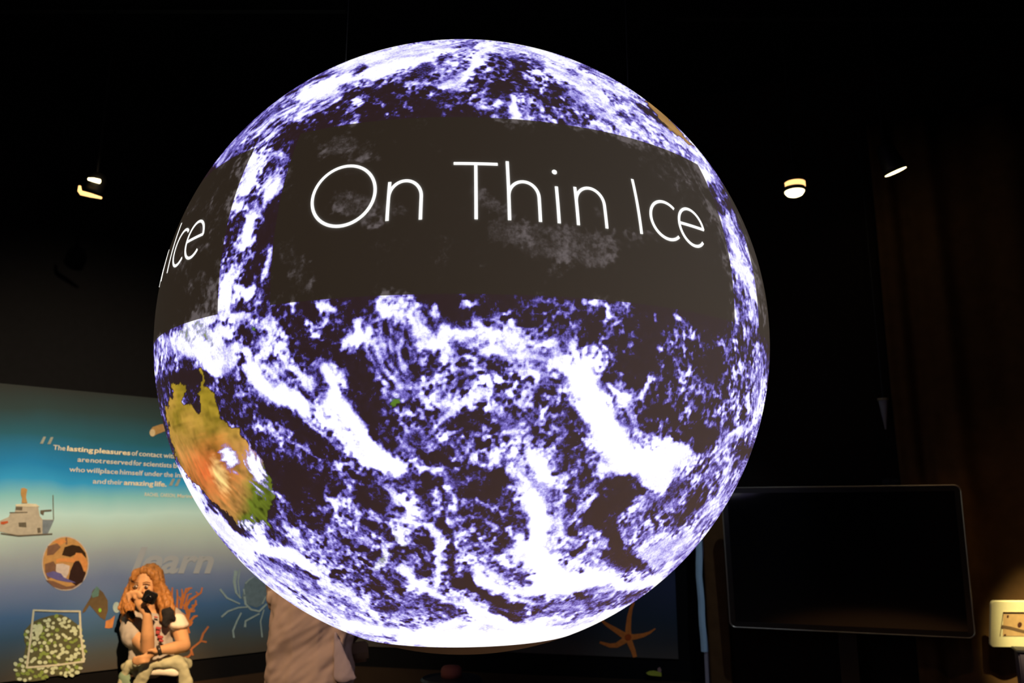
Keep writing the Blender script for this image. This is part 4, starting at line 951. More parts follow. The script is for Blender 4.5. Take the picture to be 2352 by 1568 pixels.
# ---------------------------------------------------------------- brown curtain on the partition
CU = mat('brown_curtain', (.085, .045, .018), .9, noise=.35, nscale=14, spec=.05)
def curtain(name, u0, u1, z0, z1, label, seed):
    rnd = random.Random(seed); n = int((u1-u0)/.012); V = []; F = []
    ph = 0; prof = []
    for i in range(n+1):
        u = u0+(u1-u0)*i/n; ph += .012/(.035+.05*(.5+.5*math.sin(u*5+seed))); prof.append((u, .045+.032*math.sin(ph)+.012*math.sin(ph*2.3+1)))
    for j in range(13):
        z = z0+(z1-z0)*j/12
        for u, o_ in prof: V.append(WR.W(u+.004*math.sin(z*3+u*9), z, o_*(1-.25*j/12)))
    for j in range(12):
        for i in range(n): k = j*(n+1)+i; F.append((k, k+1, k+n+2, k+n+1))
    o = mk(name, V, F, CU, None, True, org=tuple(WR.W(u0, z0, 0))); md = o.modifiers.new('t', 'SOLIDIFY'); md.thickness = .006
    return tag(o, label, 'curtain')
ur = WR.uz(2235, 1300)[0]
curtain('curtain', WR.uz(1622, 1300)[0], WR.uz(1672, 1300)[0], .02, 3.9, 'narrow dark brown curtain between the blue strip and the screen', 2)
curtain('curtain', WR.uz(2085, 1300)[0], 5.2, .02, 3.9, 'wide dark brown pleated curtain behind the cream wall sign', 5)
# ---------------------------------------------------------------- switched-off wide screen
def tv():
    W = Wall(TVa, TVb); W.n = tn
    u0, z0 = W.uz(1675, 1449); u1, _ = W.uz(2243, 1461); _, z1 = W.uz(2205, 1113); z0 = (z0+W.uz(2243, 1461)[1])/2
    print('tv', u0, u1, z0, z1)
    root = empty('flat_screen', tuple(W.W((u0+u1)/2, 0, -.05)), 'large switched-off flat screen with rounded silver rim right of the globe', 'screen')
    cx, cz, hw, hh = (u0+u1)/2, (z0+z1)/2, (u1-u0)/2, (z1-z0)/2
    def rr(hw, hh, r, n=6):
        out = []
        for sx, sz, a0 in ((1, 1, 0), (-1, 1, 90), (-1, -1, 180), (1, -1, 270)):
            for k in range(n+1):
                a = R(a0+90*k/n); out.append((cx+sx*(hw-r)+r*math.cos(a), cz+sz*(hh-r)+r*math.sin(a)))
        return out
    def loopm(name, prs, m, parent, cap0=False, cap1=False):
        bm = bmesh.new(); rg = [[bm.verts.new(W.W(u, z, o+(z-cz)*.10)) for u, z in rr(a, b, c)] for a, b, c, o in prs]; n = len(rg[0])
        for r0, r1 in zip(rg[:-1], rg[1:]):
            for k in range(n): bm.faces.new((r0[k], r0[(k+1) % n], r1[(k+1) % n], r1[k]))
        if cap0: bm.faces.new(rg[0])
        if cap1: bm.faces.new(rg[-1])
        return from_bm(name, bm, m, parent)
    SIL = mat('silver_rim', (.55, .50, .45), .35, .8); BZ = mat('black_bezel', (.012, .012, .012), .25)
    loopm('casing', [(hw-.05, hh-.05, .02, -.06), (hw-.004, hh-.004, .03, -.03), (hw-.004, hh-.004, .03, .0)], BZ, root, True, True)
    rim = loopm('silver_rim', [(hw, hh, .032, -.02), (hw, hh, .032, .010), (hw-.003, hh-.003, .03, .013), (hw-.006, hh-.006, .028, .010), (hw-.006, hh-.006, .028, 0)], SIL, root)
    loopm('bezel', [(hw-.006, hh-.006, .028, .001), (hw-.006, hh-.006, .028, .009), (hw-.032, hh-.032, .004, .008), (hw-.032, hh-.032, .004, .001)], BZ, root)
    loopm('display_glass', [(hw-.032, hh-.032, .003, .001), (hw-.032, hh-.032, .003, .006)], mat('dark_display_glass', (.004, .004, .005), .06, spec=.45), root, True, True)
    bm = bmesh.new(); p = W.W(cx, z0-.02, -.06); fx = Matrix((W.u, -W.n, Vector((0, 0, 1)))).transposed()
    bm_box(bm, W.W(cx, (z1+z0)/2, -.09), (.3, .07, .3), fx); bm_box(bm, W.W(cx, (z0+.2)/2, -.11), (.09, .05, z0+.2), fx); bm_box(bm, W.W(cx, .012, -.05), (.7, .32, .024), fx)
    from_bm('stand', bm, BZ, root)
    # small black camera clipped on top
    cu_, cz_ = W.uz(2045, 1106); c = empty('webcam', tuple(W.W(cu_, z1+.001, .0)), 'small black camera clipped on the top edge of the screen', 'camera')
    bm = bmesh.new(); bm_box(bm, W.W(cu_, z1+.021, -.005), (.085, .03, .026), fx); bmesh.ops.bevel(bm, geom=list(bm.edges), offset=.006, segments=2, affect='EDGES'); bm_box(bm, W.W(cu_, z1+.0045, -.01), (.04, .03, .009), fx); from_bm('camera_body', bm, BZ, c)
    bm = bmesh.new(); bm_lathe(bm, [(.008, 0), (.008, .006), (.005, .008)], W.W(cu_, z1+.021, .009), 14, Matrix((W.u, Vector((0, 0, 1)), W.n)).transposed()); from_bm('lens', bm, mat('lens_glass', (.01, .01, .015), .1), c)
    return W
WT = tv()
# ---------------------------------------------------------------- cream sign at the right edge
def sign():
    W = Wall(WR.W(0, 0, .22), WR.W(4, 0, .22)); W.n = WR.n
    u0, z1 = W.uz(2261, 1373); _, z0 = W.uz(2261, 1484); pxm = (z1-z0)/111
    root = empty('wall_sign', tuple(W.W(u0, z0, 0)), 'bright cream sign with rounded corners and an inset photo at the right edge', 'sign')
    w_, h_, r = .42, z1-z0, 8*pxm; cx, cz = u0+w_/2, (z0+z1)/2
    bm = bmesh.new(); ring = []
    for o_, sh_ in ((-.01, 0), (.004, 0), (.006, .002)):
        rg = []
        for sx, sz, a0 in ((1, 1, 0), (-1, 1, 90), (-1, -1, 180), (1, -1, 270)):
            for k in range(6): a = R(a0+18*k); rg.append(bm.verts.new(W.W(cx+sx*(w_/2-r)+(r-sh_)*math.cos(a), cz+sz*(h_/2-r)+(r-sh_)*math.sin(a), o_)))
        ring.append(rg)
    n = len(ring[0])
    for r0, r1 in zip(ring[:-1], ring[1:]):
        for k in range(n): bm.faces.new((r0[k], r0[(k+1) % n], r1[(k+1) % n], r1[k]))
    bm.faces.new(ring[0]); bm.faces.new(ring[-1])
    from_bm('plate', bm, mat('cream_board', (.95, .88, .55), .5, noise=.05, nscale=60), root)
    Zs = lambda *a: [(2186+a[i]/5.85, 1300+a[i+1]/5.85) for i in range(0, len(a), 2)]
    iu0, iz1 = W.uz(*Zs(632, 580)[0]); _, iz0 = W.uz(*Zs(632, 922)[0]); iu1 = u0+w_-(iu0-u0)
    W.slab('inset_photo', iu0, iu1, iz0, iz1, .006, .008, mat('tan_photo', (.66, .42, .20), .5, noise=.2, nscale=50), root)
    W.slab('photo_top_line', iu0, iu1, iz1-.0075, iz1, .008, .0095, mat('dark_ink', (.02, .012, .01), .6), root)  # dark line along the top of the inset
    th = thick(Zs(630, 785, 760, 810, 900, 850, 1200, 930), 7); bm = W.prism([th], .008); from_bm('photo_stripe', bm, mat('brown_ink', (.18, .11, .06), .6), root)
    MI = mat('maroon_ink', (.09, .03, .02), .6)
    for q in (oval(*Zs(705, 645)[0], 2.6, 3, 12), oval(*Zs(700, 908)[0], 2.8, 2, 12), oval(*Zs(900, 770)[0], 5.5, 6.5, 20), thick(Zs(628, 580, 628, 920), 1.3)): from_bm('photo_mark', W.prism([q], .0082), MI, root)
    WR.slab('mounting_arm', u0+.1, u0+w_-.1, z0+.08, z1-.08, .12, .211, BLK, root)
    yaw = -math.atan2(WR.u.y, WR.u.x)*-1; root.rotation_euler = (Matrix.Rotation(-yaw*.9, 3, 'Z')@Matrix.Rotation(R(15), 3, WR.u)).to_euler()
sign()
# slim dim pedestal under the sign
W_ = Wall(WR.W(0, 0, .35), WR.W(4, 0, .35)); W_.n = WR.n; pu, pz = W_.uz(2338, 1492)
pd = empty('pedestal', tuple(W_.W(pu+.15, 0, 0)), 'dim violet grey pedestal below the cream sign', 'pedestal')
W_.slab('pedestal_body', pu, pu+.3, .03, pz-.012, -.12, 0, mat('violet_grey_laminate', (.10, .08, .13), .5, noise=.15), pd, bev=.006)
W_.slab('pedestal_top', pu-.01, pu+.31, pz-.012, pz, -.13, .01, mat('dark_top', (.03, .028, .04), .5), pd, bev=.003)
W_.slab('pedestal_foot', pu+.02, pu+.28, 0, .03, -.11, -.01, BLK, pd)
# ---------------------------------------------------------------- spotlights under the ceiling
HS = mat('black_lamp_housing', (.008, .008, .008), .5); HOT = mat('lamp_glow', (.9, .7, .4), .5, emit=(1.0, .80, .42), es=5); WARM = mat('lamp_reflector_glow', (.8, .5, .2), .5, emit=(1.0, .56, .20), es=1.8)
def rail(name, a, b, label):
    bm = bmesh.new(); d = Vector(b)-Vector(a); M = d.to_track_quat('X', 'Z').to_matrix(); bm_box(bm, (Vector(a)+Vector(b))/2, (d.length, .035, .03), M)
    o = from_bm(name, bm, HS, None, org=tuple((Vector(a)+Vector(b))/2)); return tag(o, label, 'rail')
def stem(p, top, root):
    bm = bmesh.new(); bm_tube(bm, [p, Vector((p.x, p.y, top))], .008, 8); from_bm('stem', bm, HS, root)
def can(px, py, Y, tilt, r, label, kind):
    c = at(px, py, Y); root = empty('spotlight', tuple(c), label, 'spotlight', None)
    M = Matrix.Rotation(tilt[2], 3, 'Z')@Matrix.Rotation(tilt[1], 3, 'Y')@Matrix.Rotation(tilt[0], 3, 'X')
    bm = bmesh.new(); bm_lathe(bm, [(r*.55, .16), (r*.75, .14), (r, .03), (r, 0), (r*.93, 0), (r*.93, .012)], c, 24, M); from_bm('housing', bm, HS, root, True)
    if kind == 'disc':
        bm = bmesh.new(); bm_lathe(bm, [(r*.95, .003), (r*.95, -.003), (r*.8, -.005), (.001, -.006)], c, 24, M); from_bm('lamp_face', bm, HOT, root, True)
    else:
        bm = bmesh.new(); bm_lathe(bm, [(r*.93, .012), (r*.9, -.004), (r*.72, -.018), (r*.4, -.026), (.001, -.029)], c, 24, M); from_bm('lamp_bulb', bm, HOT, root, True)
    stem(c+M@Vector((0, 0, .16)), HT-.03, root); return root, c, M
HZ = at(1825, 440, 4.9).z
# double lamp: glowing bowl under a lit reflector ring
root, c, M = can(1825, 440, 4.1, (R(0), R(0), 0), .055, 'warm spotlight glowing as two stacked bowls, nearer to the globe', 'bulb')
bm = bmesh.new(); bm_lathe(bm, [(.053, .040), (.0535, .018), (.047, .016), (.03, .014)], c+Vector((0, -.012, .004)), 24); from_bm('lit_reflector', bm, WARM, root, True)
can(2057, 394, 4.1, (R(6), R(-22), 0), .058, 'tilted warm spotlight seen as a bright slanted ellipse at upper right', 'disc')
# left fixture with its bracket
c = at(217, 425, 4.0); root = empty('spotlight', tuple(c), 'warm spotlight in a lit L-shaped bracket at upper left', 'spotlight')
MM = Matrix.Rotation(R(14), 3, 'Y')
bm = bmesh.new(); bm_lathe(bm, [(.03, -.05), (.042, -.04), (.045, .02), (.028, .05), (.01, .055)], at(222, 420, 4.03), 20, MM); from_bm('housing', bm, HS, root, True)
bm = bmesh.new(); bm_tube(bm, [at(203, 411, 3.97), at(215, 413, 3.97), at(229, 416.5, 3.97)], [.007, .011, .012], 10); from_bm('lamp_bulb', bm, HOT, root, True)
bm = bmesh.new(); bm_tube(bm, [at(183, 427, 3.96), at(183, 438, 3.96), at(187, 443, 3.96), at(207, 448, 3.96), at(233, 454.5, 3.96)], [.006, .010, .012, .011, .006], 10); from_bm('bracket', bm, WARM, root, True)
stem(at(222, 414, 4.03), HT-.03, root)
y_ = 4.9; zt_ = HT-.015
for a, b, l in (((-3.6, 4.03, zt_), (-.9, 4.03, zt_), 'black lighting rail on the ceiling above the left spotlight'), ((.9, 4.1, zt_), (3.6, 4.1, zt_), 'black lighting rail on the ceiling above the two right spotlights')): rail('lighting_rail', a, b, l)
# faint grey cone hanging above the screen
c = at(2031, 950, 4.6); root = empty('hanging_cone', tuple(c), 'faint grey cone hanging point down above the dark screen', 'pendant')
h = (at(2031, 917, 4.6)-at(2031, 988, 4.6)).length
bm = bmesh.new(); bm_lathe(bm, [(.004, -h/2), (.024, h/2-.02), (.024, h/2-.012)], c, 16); from_bm('cone', bm, mat('grey_cone', (.22, .23, .26), .5), root, True)
bm = bmesh.new(); bm_lathe(bm, [(.030, h/2-.012), (.030, h/2)], c, 16); from_bm('cap', bm, mat('olive_cap', (.25, .22, .14), .5), root)
bm = bmesh.new(); bm_tube(bm, [c+Vector((0, 0, h/2)), Vector((c.x, c.y, HT))], .004, 6); from_bm('cord', bm, HS, root)
# yellow-green fish cut-out and a stool in the dark under the globe
fc = WB.P(1503, 1546, .03)
fish = empty('fish_cutout', tuple(fc), 'small yellow-green fish shape on the dark wall base below the starfish', 'fish')
from_bm('fish_body', WB.prism([[(1485, 1543), (1492, 1539), (1502, 1538), (1512, 1540), (1520, 1543), (1520, 1551), (1510, 1550), (1497, 1549), (1489, 1547)]], .021, .010), mat('yellow_green_paint', (.45, .50, .05), .5, noise=.2, nscale=40), fish)
from_bm('fish_fin', WB.prism([[(1512, 1540), (1511, 1533), (1516, 1530), (1520, 1536), (1519, 1542)]], .021, .008), mat('pink_grey_paint', (.35, .22, .20), .5), fish)
sy = 4.25; sc = at(1037, 1545, sy); stl = empty('stool', (sc.x, sc.y, 0), 'dark stool with a dull red cushion under the globe', 'stool')
bm = bmesh.new(); bm_lathe(bm, [(.05, -.02), (.052, .0), (.05, .02), (.04, .032), (.01, .036)], sc, 20); o = from_bm('cushion', bm, mat('dull_red_cloth', (.10, .025, .02), .8, noise=.2), stl, True)
bm = bmesh.new(); bm_lathe(bm, [(.14, -.06), (.15, -.05), (.15, -.03), (.14, -.02)], sc, 24); from_bm('seat', bm, mat('black_vinyl', (.004, .004, .005), .5), stl)
for k in range(4):
    a = R(45+90*k); bm = bmesh.new(); bm_tube(bm, [sc+Vector((.11*math.cos(a), .11*math.sin(a), -.055)), Vector((sc.x+.17*math.cos(a), sc.y+.17*math.sin(a), 0))], .012, 8); from_bm('leg', bm, HS, stl)
# ---------------------------------------------------------------- the girl with the camera
SK = mat('skin', (.60, .33, .16), .55, noise=.08, nscale=30, spec=.25)
HR = mat('ginger_blond_hair', (.36, .155, .04), .5, noise=.55, nscale=60, spec=.3, bump=.4)
GY = round((WL.P(200+650/4.704, 1250+900/4.704).y)-.245, 3)
def G(X, Y, d=0): return at(200+X/4.704, 1250+Y/4.704, GY+d)
def hand(chains, w, pts_list, r0):
    chains.append([(w[0], w[1]), (w[2], w[3])])
    for f in pts_list: chains.append([(p, r0*(1-.12*i)) for i, p in enumerate(f)])
def girl():
    S = 1/ (4.704*1900/GY)   # metres per zoom pixel
    root = empty('person', (G(650, 800).x, GY, 0), 'young girl with long ginger hair and pale T-shirt taking a photo before the mural', 'person')
    hd = G(645, 455, 0)
    B = []
    B.append([(hd+Vector((0, .012, .025)), (.070, .088, .085)), (hd+Vector((0, -.006, -.035)), (.058, .066, .062))])
    B.append([(hd+Vector((0, -.02, -.085)), (.034, .036, .026))])                                            # chin
    B.append([(hd+Vector((.004, -.078, -.002)), .010), (hd+Vector((.004, -.100, -.028)), .013)])       # nose
    for s in (-1, 1): B.append([(hd+Vector((s*.070, .015, -.01)), (.010, .018, .028))]); B.append([(hd+Vector((s*.036, -.058, -.035)), .026)])
    B.append([(hd+Vector((s*.0, -.066, -.062)), (.024, .012, .012))])
    nk = G(650, 760, .03); B.append([(hd+Vector((0, .02, -.07)), .042), (nk, .044)])
    shR, shL = G(440, 800, .03), G(960, 800, .03); hip = G(700, 1420, .02)
    B.append([(nk, (.05, .04, .04)), (G(690, 900, .03), (.115, .07, .09)), (G(700, 1180, .02), (.10, .065, .09)), (hip, (.115, .075, .09))])
    # right arm: upper arm down, elbow low, forearm straight up to the camera
    elR = G(655, 1130, -.12); wrR = G(650, 750, -.175)
    B.append([(shR, .044), (G(520, 980, -.03), .043), (elR, .036)]); B.append([(elR, .037), (G(655, 980, -.15), .036), (wrR, .023)])
    pl = G(560, 610, -.18); B.append([(wrR, .022), (G(590, 670, -.18), (.026, .018, .026)), (pl, (.028, .018, .03))])
    for pts in (((540, 560), (560, 510), (600, 560), (645, 640)), ((510, 560), (515, 500), (550, 520), (565, 570)), ((480, 570), (470, 508), (500, 520), (510, 580)), ((450, 590), (430, 530), (445, 545), (450, 620))):
        B.append([(G(x, y, -.19-.012*(i > 0)), .0095-.0009*i) for i, (x, y) in enumerate(pts)])
    B.append([(G(560, 650, -.18), .012), (G(610, 650, -.20), .010), (G(655, 625, -.215), .0085)])          # thumb under the camera
    # left arm folded across the waist
    elL = G(1050, 1095, -.05); wrL = G(790, 1140, -.16)
    B.append([(shL, .044), (G(1010, 950, .01), .042), (elL, .036)]); B.append([(elL, .037), (G(930, 1120, -.11), .034), (wrL, .023)])
    B.append([(wrL, .022), (G(700, 1175, -.175), (.027, .02, .022)), (G(650, 1210, -.18), (.026, .02, .02))])
    for k, (x, y) in enumerate(((505, 1225), (495, 1255), (505, 1280), (540, 1300))):
        B.append([(G(660, 1195+22*k, -.185), .0105), (G((660+x)/2, (1200+14*k+y)/2, -.20), .0095), (G(x, y, -.19), .0080)])
    B.append([(G(740, 1160, -.19), .012), (G(700, 1140, -.205), .010), (G(660, 1150, -.205), .008)])
    # legs
    for s in (-1, 1):
        h = Vector((hip.x+s*.07, GY+.02, .70)); B.append([(hip+Vector((s*.05, 0, -.02)), .08), (h, .075), (Vector((hip.x+s*.085, GY+.0, .40)), .052), (Vector((hip.x+s*.09, GY+.02, .09)), .034)])
        B.append([(Vector((hip.x+s*.09, GY+.02, .055)), .036), (Vector((hip.x+s*.10, GY-.11, .03)), .028)])
    blob('body', B, .0065, SK, root, 3)
    # face
    EW = mat('eye_white', (.38, .32, .28), .2); IR = mat('dark_iris', (.03, .02, .012), .15); BR = mat('brown_brow', (.22, .10, .035), .7); LP = mat('lips', (.55, .20, .15), .4)
    for s in (-1, 1):
        e = hd+Vector((s*.030, -.0775, .006)); o = blob('eye', [[(e, (.0125, .008, .0068))]], .0016, EW, root, 1)
        blob('iris', [[(e+Vector((0, -.0065, 0)), (.0055, .003, .0055))]], .0012, IR, o, 1)
        blob('eyebrow', [[(hd+Vector((s*.014, -.086, .026)), .0034), (hd+Vector((s*.030, -.085, .031)), .0038), (hd+Vector((s*.048, -.071, .026)), .0026)]], .0016, BR, root, 1)
    blob('lips', [[(hd+Vector((-.020, -.073, -.060)), .0045), (hd+Vector((0, -.080, -.060)), .0065), (hd+Vector((.020, -.073, -.060)), .0045)]], .002, LP, root, 1)
    # hair: cap and long locks on both sides
    H = [[(hd+Vector((0, .034, .040)), (.079, .080, .086)), (hd+Vector((0, .052, -.05)), (.080, .06, .08))]]
    for s in (-1, 1): H.append([(hd+Vector((s*.010, -.040, .094)), .022), (hd+Vector((s*.050, -.040, .070)), .024), (hd+Vector((s*.070, -.026, .02)), .018), (hd+Vector((s*.075, -.02, -.04)), .018)])
    L_ = (((520, 400), (470, 560), (430, 680), (455, 790)), ((500, 380), (440, 520), (390, 640), (400, 760)), ((530, 460), (490, 620), (470, 740), (500, 830)), ((470, 450), (410, 600), (375, 680), (385, 740)))
    R_ = (((790, 400), (830, 540), (870, 660), (850, 800)), ((800, 420), (860, 560), (900, 660), (890, 760)), ((770, 440), (800, 600), (820, 700), (800, 820)), ((790, 470), (850, 640), (920, 690), (935, 760)))
    for j, lk in enumerate(L_+R_):
        H.append([(G(x, y, (.0, -.02, -.05, -.055)[i]+.012*(j % 2)), (.020, .023, .022, .010)[i]) for i, (x, y) in enumerate(lk)])
    H.append([(hd+Vector((0, .075, -.02)), (.08, .035, .07)), (hd+Vector((0, .085, -.16)), (.085, .035, .08)), (hd+Vector((0, .08, -.26)), (.07, .025, .05))])
    blob('hair', H, .0055, HR, root, 2, noise=.006, nsc=70, grain=(0, 0, 1), keep=.12)
    # T-shirt with sleeves
    TS = mat('pale_tshirt', (.40, .37, .33), .85, noise=.12, nscale=20, spec=.1, bump=.2)
    T = [[(nk+Vector((0, .01, -.028)), (.085, .06, .03)), (G(690, 880, .03), (.135, .088, .09)), (G(700, 1100, .02), (.125, .085, .09)), (G(710, 1350, .01), (.138, .095, .07))],
         [(shR+Vector((.02, 0, .005)), .056), (G(480, 900, .0), .062), (G(515, 990, -.03), .064)], [(shL+Vector((-.02, 0, .005)), .056), (G(985, 850, .01), .056)]]
    ts = blob('tshirt', T, .008, TS, root, 3, noise=.006, nsc=14)
    blob('sleeve_cuff', [[(G(965, 800, .0), (.052, .045, .03)), (G(990, 870, .0), (.060, .056, .026))]], .007, mat('cream_sleeve', (.80, .72, .58), .85), ts, 2)
    # red print on the chest
    CR = mat('red_print', (.40, .06, .06), .8)
    for x, y, w_, h_ in ((770, 905, 50, 26), (765, 950, 40, 34), (790, 1000, 56, 30), (800, 1040, 46, 22), (745, 785, 40, 14)):
        bm = bmesh.new(); bm_box(bm, G(x, y, -.060-.0005*(y-900)/10), (w_*S, .012, h_*S), Matrix.Rotation(R(12), 3, 'Y'))
        bmesh.ops.bevel(bm, geom=list(bm.edges), offset=.003, segments=1, affect='EDGES'); from_bm('shirt_print', bm, CR, ts)
    # dark trousers
    TR = mat('dark_brown_trousers', (.045, .028, .018), .9, noise=.2, spec=.1)
    Q = [[(hip, (.135, .09, .07)), (Vector((hip.x, GY+.02, .72)), (.13, .09, .06))]]
    for s in (-1, 1): Q.append([(Vector((hip.x+s*.06, GY+.02, .72)), .085), (Vector((hip.x+s*.085, GY, .40)), .066), (Vector((hip.x+s*.09, GY+.02, .09)), .055)])
    blob('trousers', Q, .009, TR, root, 3, noise=.004)
    SH = mat('dark_shoes', (.02, .02, .022), .5)
    for s in (-1, 1): blob('shoe', [[(Vector((hip.x+s*.09, GY+.03, .040)), (.040, .045, .040)), (Vector((hip.x+s*.10, GY-.13, .030)), (.038, .05, .030))]], .007, SH, root, 2)
    # jacket tied round the waist, sleeves hanging down in front
    JK = mat('pale_green_jacket', (.46, .46, .30), .9, noise=.2, nscale=16, spec=.1, bump=.2)
    J = [[(G(430, 1330, .0), .030), (G(560, 1310, -.10), .026), (G(700, 1290, -.125), .024), (G(830, 1285, -.12), .028), (G(960, 1270, -.09), .034), (G(1060, 1300, .0), .034), (G(1000, 1310, .11), .04), (G(700, 1330, .13), .045), (G(470, 1330, .11), .04), (G(430, 1330, .0), .030)],
         [(G(690, 1290, -.13), .022), (G(630, 1370, -.13), (.040, .016, .03)), (G(560, 1520, -.12), (.042, .016, .03)), (G(500, 1700, -.10), (.044, .016, .03))],
         [(G(450, 1300, -.06), .022), (G(400, 1420, -.06), (.022, .016, .03)), (G(350, 1600, -.05), (.024, .016, .03))],
         [(G(950, 1260, -.10), .030), (G(1030, 1330, -.10), (.034, .022, .03)), (G(1070, 1450, -.09), (.036, .02, .03)), (G(1070, 1650, -.08), (.036, .02, .03))],
         [(G(500, 1330, .13), .03), (G(520, 1750, .14), .05)], [(G(700, 1330, .14), .04), (G(700, 1780, .14), .06)], [(G(950, 1330, .13), .03), (G(930, 1750, .14), .05)]]
    blob('tied_jacket', J, .008, JK, root, 2, noise=.006, nsc=16)
    blob('jacket_lining', [[(G(400, 1420, -.05), .03), (G(440, 1560, -.06), (.045, .012, .05)), (G(400, 1700, -.05), (.05, .012, .05))]], .007, mat('sage_lining', (.20, .30, .20), .9), root, 2)
    blob('shirt_hem', [[(G(700, 1375, -.105), (.03, .014, .020)), (G(830, 1370, -.115), (.04, .014, .022)), (G(950, 1385, -.10), (.03, .014, .022))]], .006, mat('white_hem', (.85, .80, .66), .85), root, 2)
    # watch
    bm = bmesh.new(); d = (wrL-G(700, 1175, -.175)).normalized(); Mw = d.to_track_quat('Z', 'Y').to_matrix()
    bm_lathe(bm, [(.026, -.010), (.029, -.008), (.029, .008), (.026, .010)], G(782, 1143, -.162), 20, Mw); from_bm('watch', bm, mat('dark_watch', (.03, .025, .02), .3), root, True)
    # black pieces at both shoulders
    DKP = mat('black_piece', (.012, .011, .012), .9)
    blob('dark_piece', [[(G(860, 700, -.05), (.026, .02, .03)), (G(880, 770, -.07), (.030, .016, .03)), (G(850, 850, -.075), (.018, .012, .02))], [(G(900, 740, -.06), .02), (G(935, 800, -.055), .012)]], .006, DKP, root, 2, noise=.006, nsc=30)
    blob('dark_piece', [[(G(455, 730, -.05), .016), (G(500, 780, -.06), .014)]], .006, DKP, root, 2)
    # the camera held before her face
    cm = empty('compact_camera', tuple(G(678, 570, -.235)), 'small black camera held in front of the girl\'s face', 'camera')
    ct = G(678, 570, -.235); Mc = Matrix.Rotation(R(20), 3, 'Y')
    bm = bmesh.new(); bm_box(bm, ct, (.072, .028, .062), Mc); bmesh.ops.bevel(bm, geom=list(bm.edges), offset=.006, segments=2, affect='EDGES'); from_bm('camera_body', bm, mat('black_plastic', (.008, .008, .008), .35), cm)
    bm = bmesh.new(); bm_lathe(bm, [(.021, 0), (.021, .012), (.018, .014), (.017, .018), (.012, .019)], ct+Vector((.006, -.013, -.004)), 20, Matrix.Rotation(R(90), 3, 'X')); from_bm('lens', bm, mat('black_lens', (.006, .006, .008), .15), cm, True)
    bm = bmesh.new(); bm_lathe(bm, [(.006, 0), (.006, .005)], ct+Mc@Vector((-.02, 0, .030)), 12, Mc); from_bm('shutter_button', bm, mat('grey_button', (.12, .12, .12), .3, .5), cm)
girl()
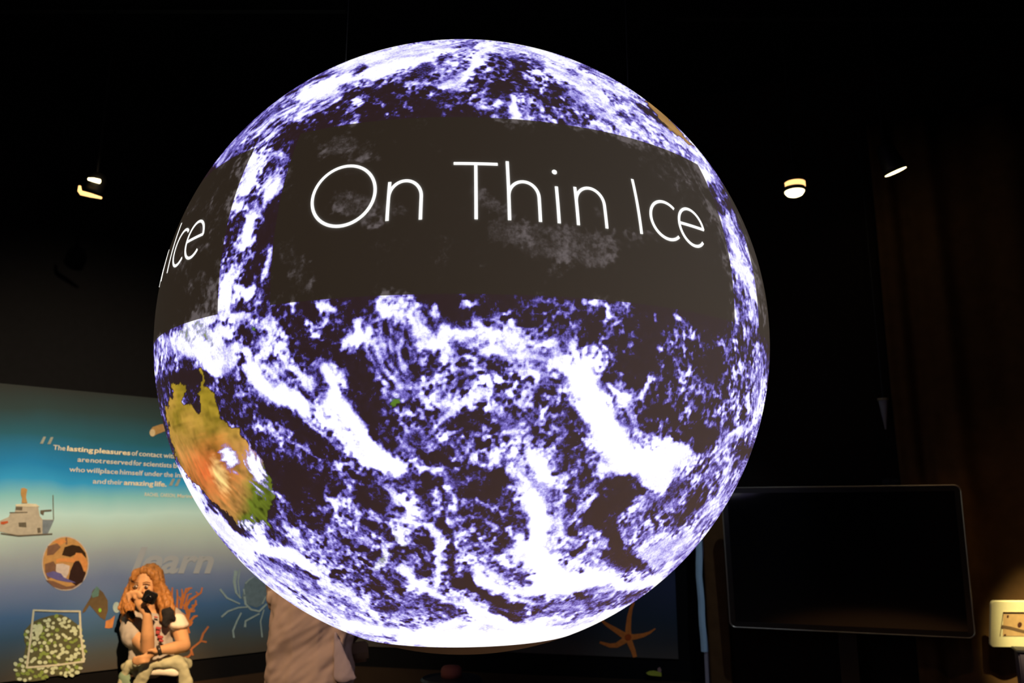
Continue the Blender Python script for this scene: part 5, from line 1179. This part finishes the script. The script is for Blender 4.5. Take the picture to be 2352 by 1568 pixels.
# ---------------------------------------------------------------- grown-up standing behind the globe
def adult():
    Y0 = 3.72
    def A(px, py, d=0): return at(px, py, Y0+d)
    root = empty('person', (A(710, 1450).x, Y0, 0), 'person in a creased tan and mauve shirt standing behind the globe, head hidden', 'person')
    cx = A(716, 1450).x; V_ = lambda x, y, z: Vector((cx+x, Y0+y, z))
    B = [[(V_(0, .0, 1.60), (.075, .095, .115)), (V_(0, -.01, 1.54), (.062, .075, .075))], [(V_(0, .095, 1.585), .012), (V_(0, .112, 1.56), .014)], [(V_(0, .01, 1.50), .055), (V_(0, 0, 1.40), .058)],
         [(V_(0, 0, 1.38), (.13, .08, .05)), (V_(0, 0, 1.20), (.155, .10, .12)), (V_(0, 0, .98), (.145, .10, .1)), (V_(0, 0, .86), (.16, .11, .08))]]
    for s in (-1, 1):
        B.append([(V_(s*.075, 0, 1.58), (.010, .018, .03))])
        B.append([(V_(s*.17, 0, 1.38), .052), (V_(s*.15, .13, 1.14), .043), (V_(s*.11, .33, 1.08), .034), (V_(s*.07, .42, 1.16), .026)])
        h = V_(s*.06, .46, 1.20); B.append([(V_(s*.07, .42, 1.16), .025), (h, (.02, .03, .03))])
        for k in range(4): B.append([(h+Vector((s*.01, .01, .022-.014*k)), .010), (h+Vector((-s*.02, .05, .022-.014*k)), .009), (h+Vector((-s*.045, .045, .02-.013*k)), .008)])
        B.append([(h+Vector((0, 0, .01)), .011), (h+Vector((-s*.01, .03, .05)), .010)])
        B.append([(V_(s*.08, 0, .85), .09), (V_(s*.09, .01, .48), .058), (V_(s*.10, .0, .09), .04)]); B.append([(V_(s*.10, 0, .06), .04), (V_(s*.11, .14, .03), .03)])
    blob('body', B, .010, SK, root, 3)
    blob('hair', [[(V_(0, -.02, 1.64), (.086, .10, .09)), (V_(0, -.045, 1.57), (.078, .07, .07))]], .009, mat('dark_brown_hair', (.05, .03, .02), .6, bump=.5, nscale=60), root, 2, noise=.005)
    SM = mat('tan_mauve_shirt', (.42, .31, .24), .85, noise=.12, nscale=10, spec=.1, bump=.25)
    T = [[(V_(0, 0, 1.41), (.14, .075, .03)), (V_(0, 0, 1.22), (.178, .12, .12)), (V_(.0, 0, 1.0), (.180, .125, .1)), (V_(.005, 0, .78), (.196, .14, .03))], [(V_(0, .01, 1.44), (.065, .06, .02))]]
    for s in (-1, 1): T.append([(V_(s*.165, 0, 1.375), .066), (V_(s*.148, .12, 1.15), .058), (V_(s*.112, .31, 1.08), .050)])
    ts = blob('shirt', T, .0085, SM, root, 2, noise=.010, nsc=15, grain=(.8, 0, .6), keep=.22)
    blob('shirt_tail', [[(A(771, 1455, -.10), (.007, .010, .010)), (A(793, 1556, -.11), (.052, .013, .022))]], .006, mat('mauve_shirt_tail', (.36, .29, .29), .85, bump=.2), ts, 2, noise=.004, nsc=22, grain=(.3, 0, .95), keep=.2)
    Q = [[(V_(0, 0, .90), (.165, .115, .05)), (V_(0, 0, .80), (.165, .115, .06))]]
    for s in (-1, 1): Q.append([(V_(s*.08, 0, .84), .10), (V_(s*.09, .01, .48), .078), (V_(s*.10, .0, .07), .062)])
    blob('trousers', Q, .011, mat('dark_trousers', (.03, .03, .035), .9), root, 3, noise=.005)
    for s in (-1, 1): blob('shoe', [[(V_(s*.10, -.02, .045), (.045, .05, .045)), (V_(s*.11, .17, .033), (.045, .055, .033))]], .009, mat('black_shoe', (.012, .012, .012), .4), root, 2)
    # small tan bag at the hip
    c = A(824, 1497, .16); bag = empty('shoulder_bag', tuple(c), 'small dim tan bag hanging at the hip of the person behind the globe', 'bag')
    bm = bmesh.new(); bm_box(bm, c, (.085, .05, .085), Matrix.Rotation(R(-8), 3, 'Y')); bmesh.ops.bevel(bm, geom=list(bm.edges), offset=.012, segments=2, affect='EDGES'); from_bm('pouch', bm, mat('tan_canvas', (.20, .13, .07), .9, noise=.2), bag, True)
    bm = bmesh.new(); bm_box(bm, c+Vector((0, -.028, .02)), (.082, .006, .045), Matrix.Rotation(R(-8), 3, 'Y')); from_bm('flap', bm, mat('tan_flap', (.17, .11, .06), .9), bag)
    bm = bmesh.new(); bm_tube(bm, [c+Vector((-.03, 0, .04)), V_(.245, .08, 1.15), V_(.255, .05, 1.38), V_(.20, .02, 1.465)], .008, 6); from_bm('strap', bm, mat('brown_strap', (.09, .05, .03), .8), bag)
adult()
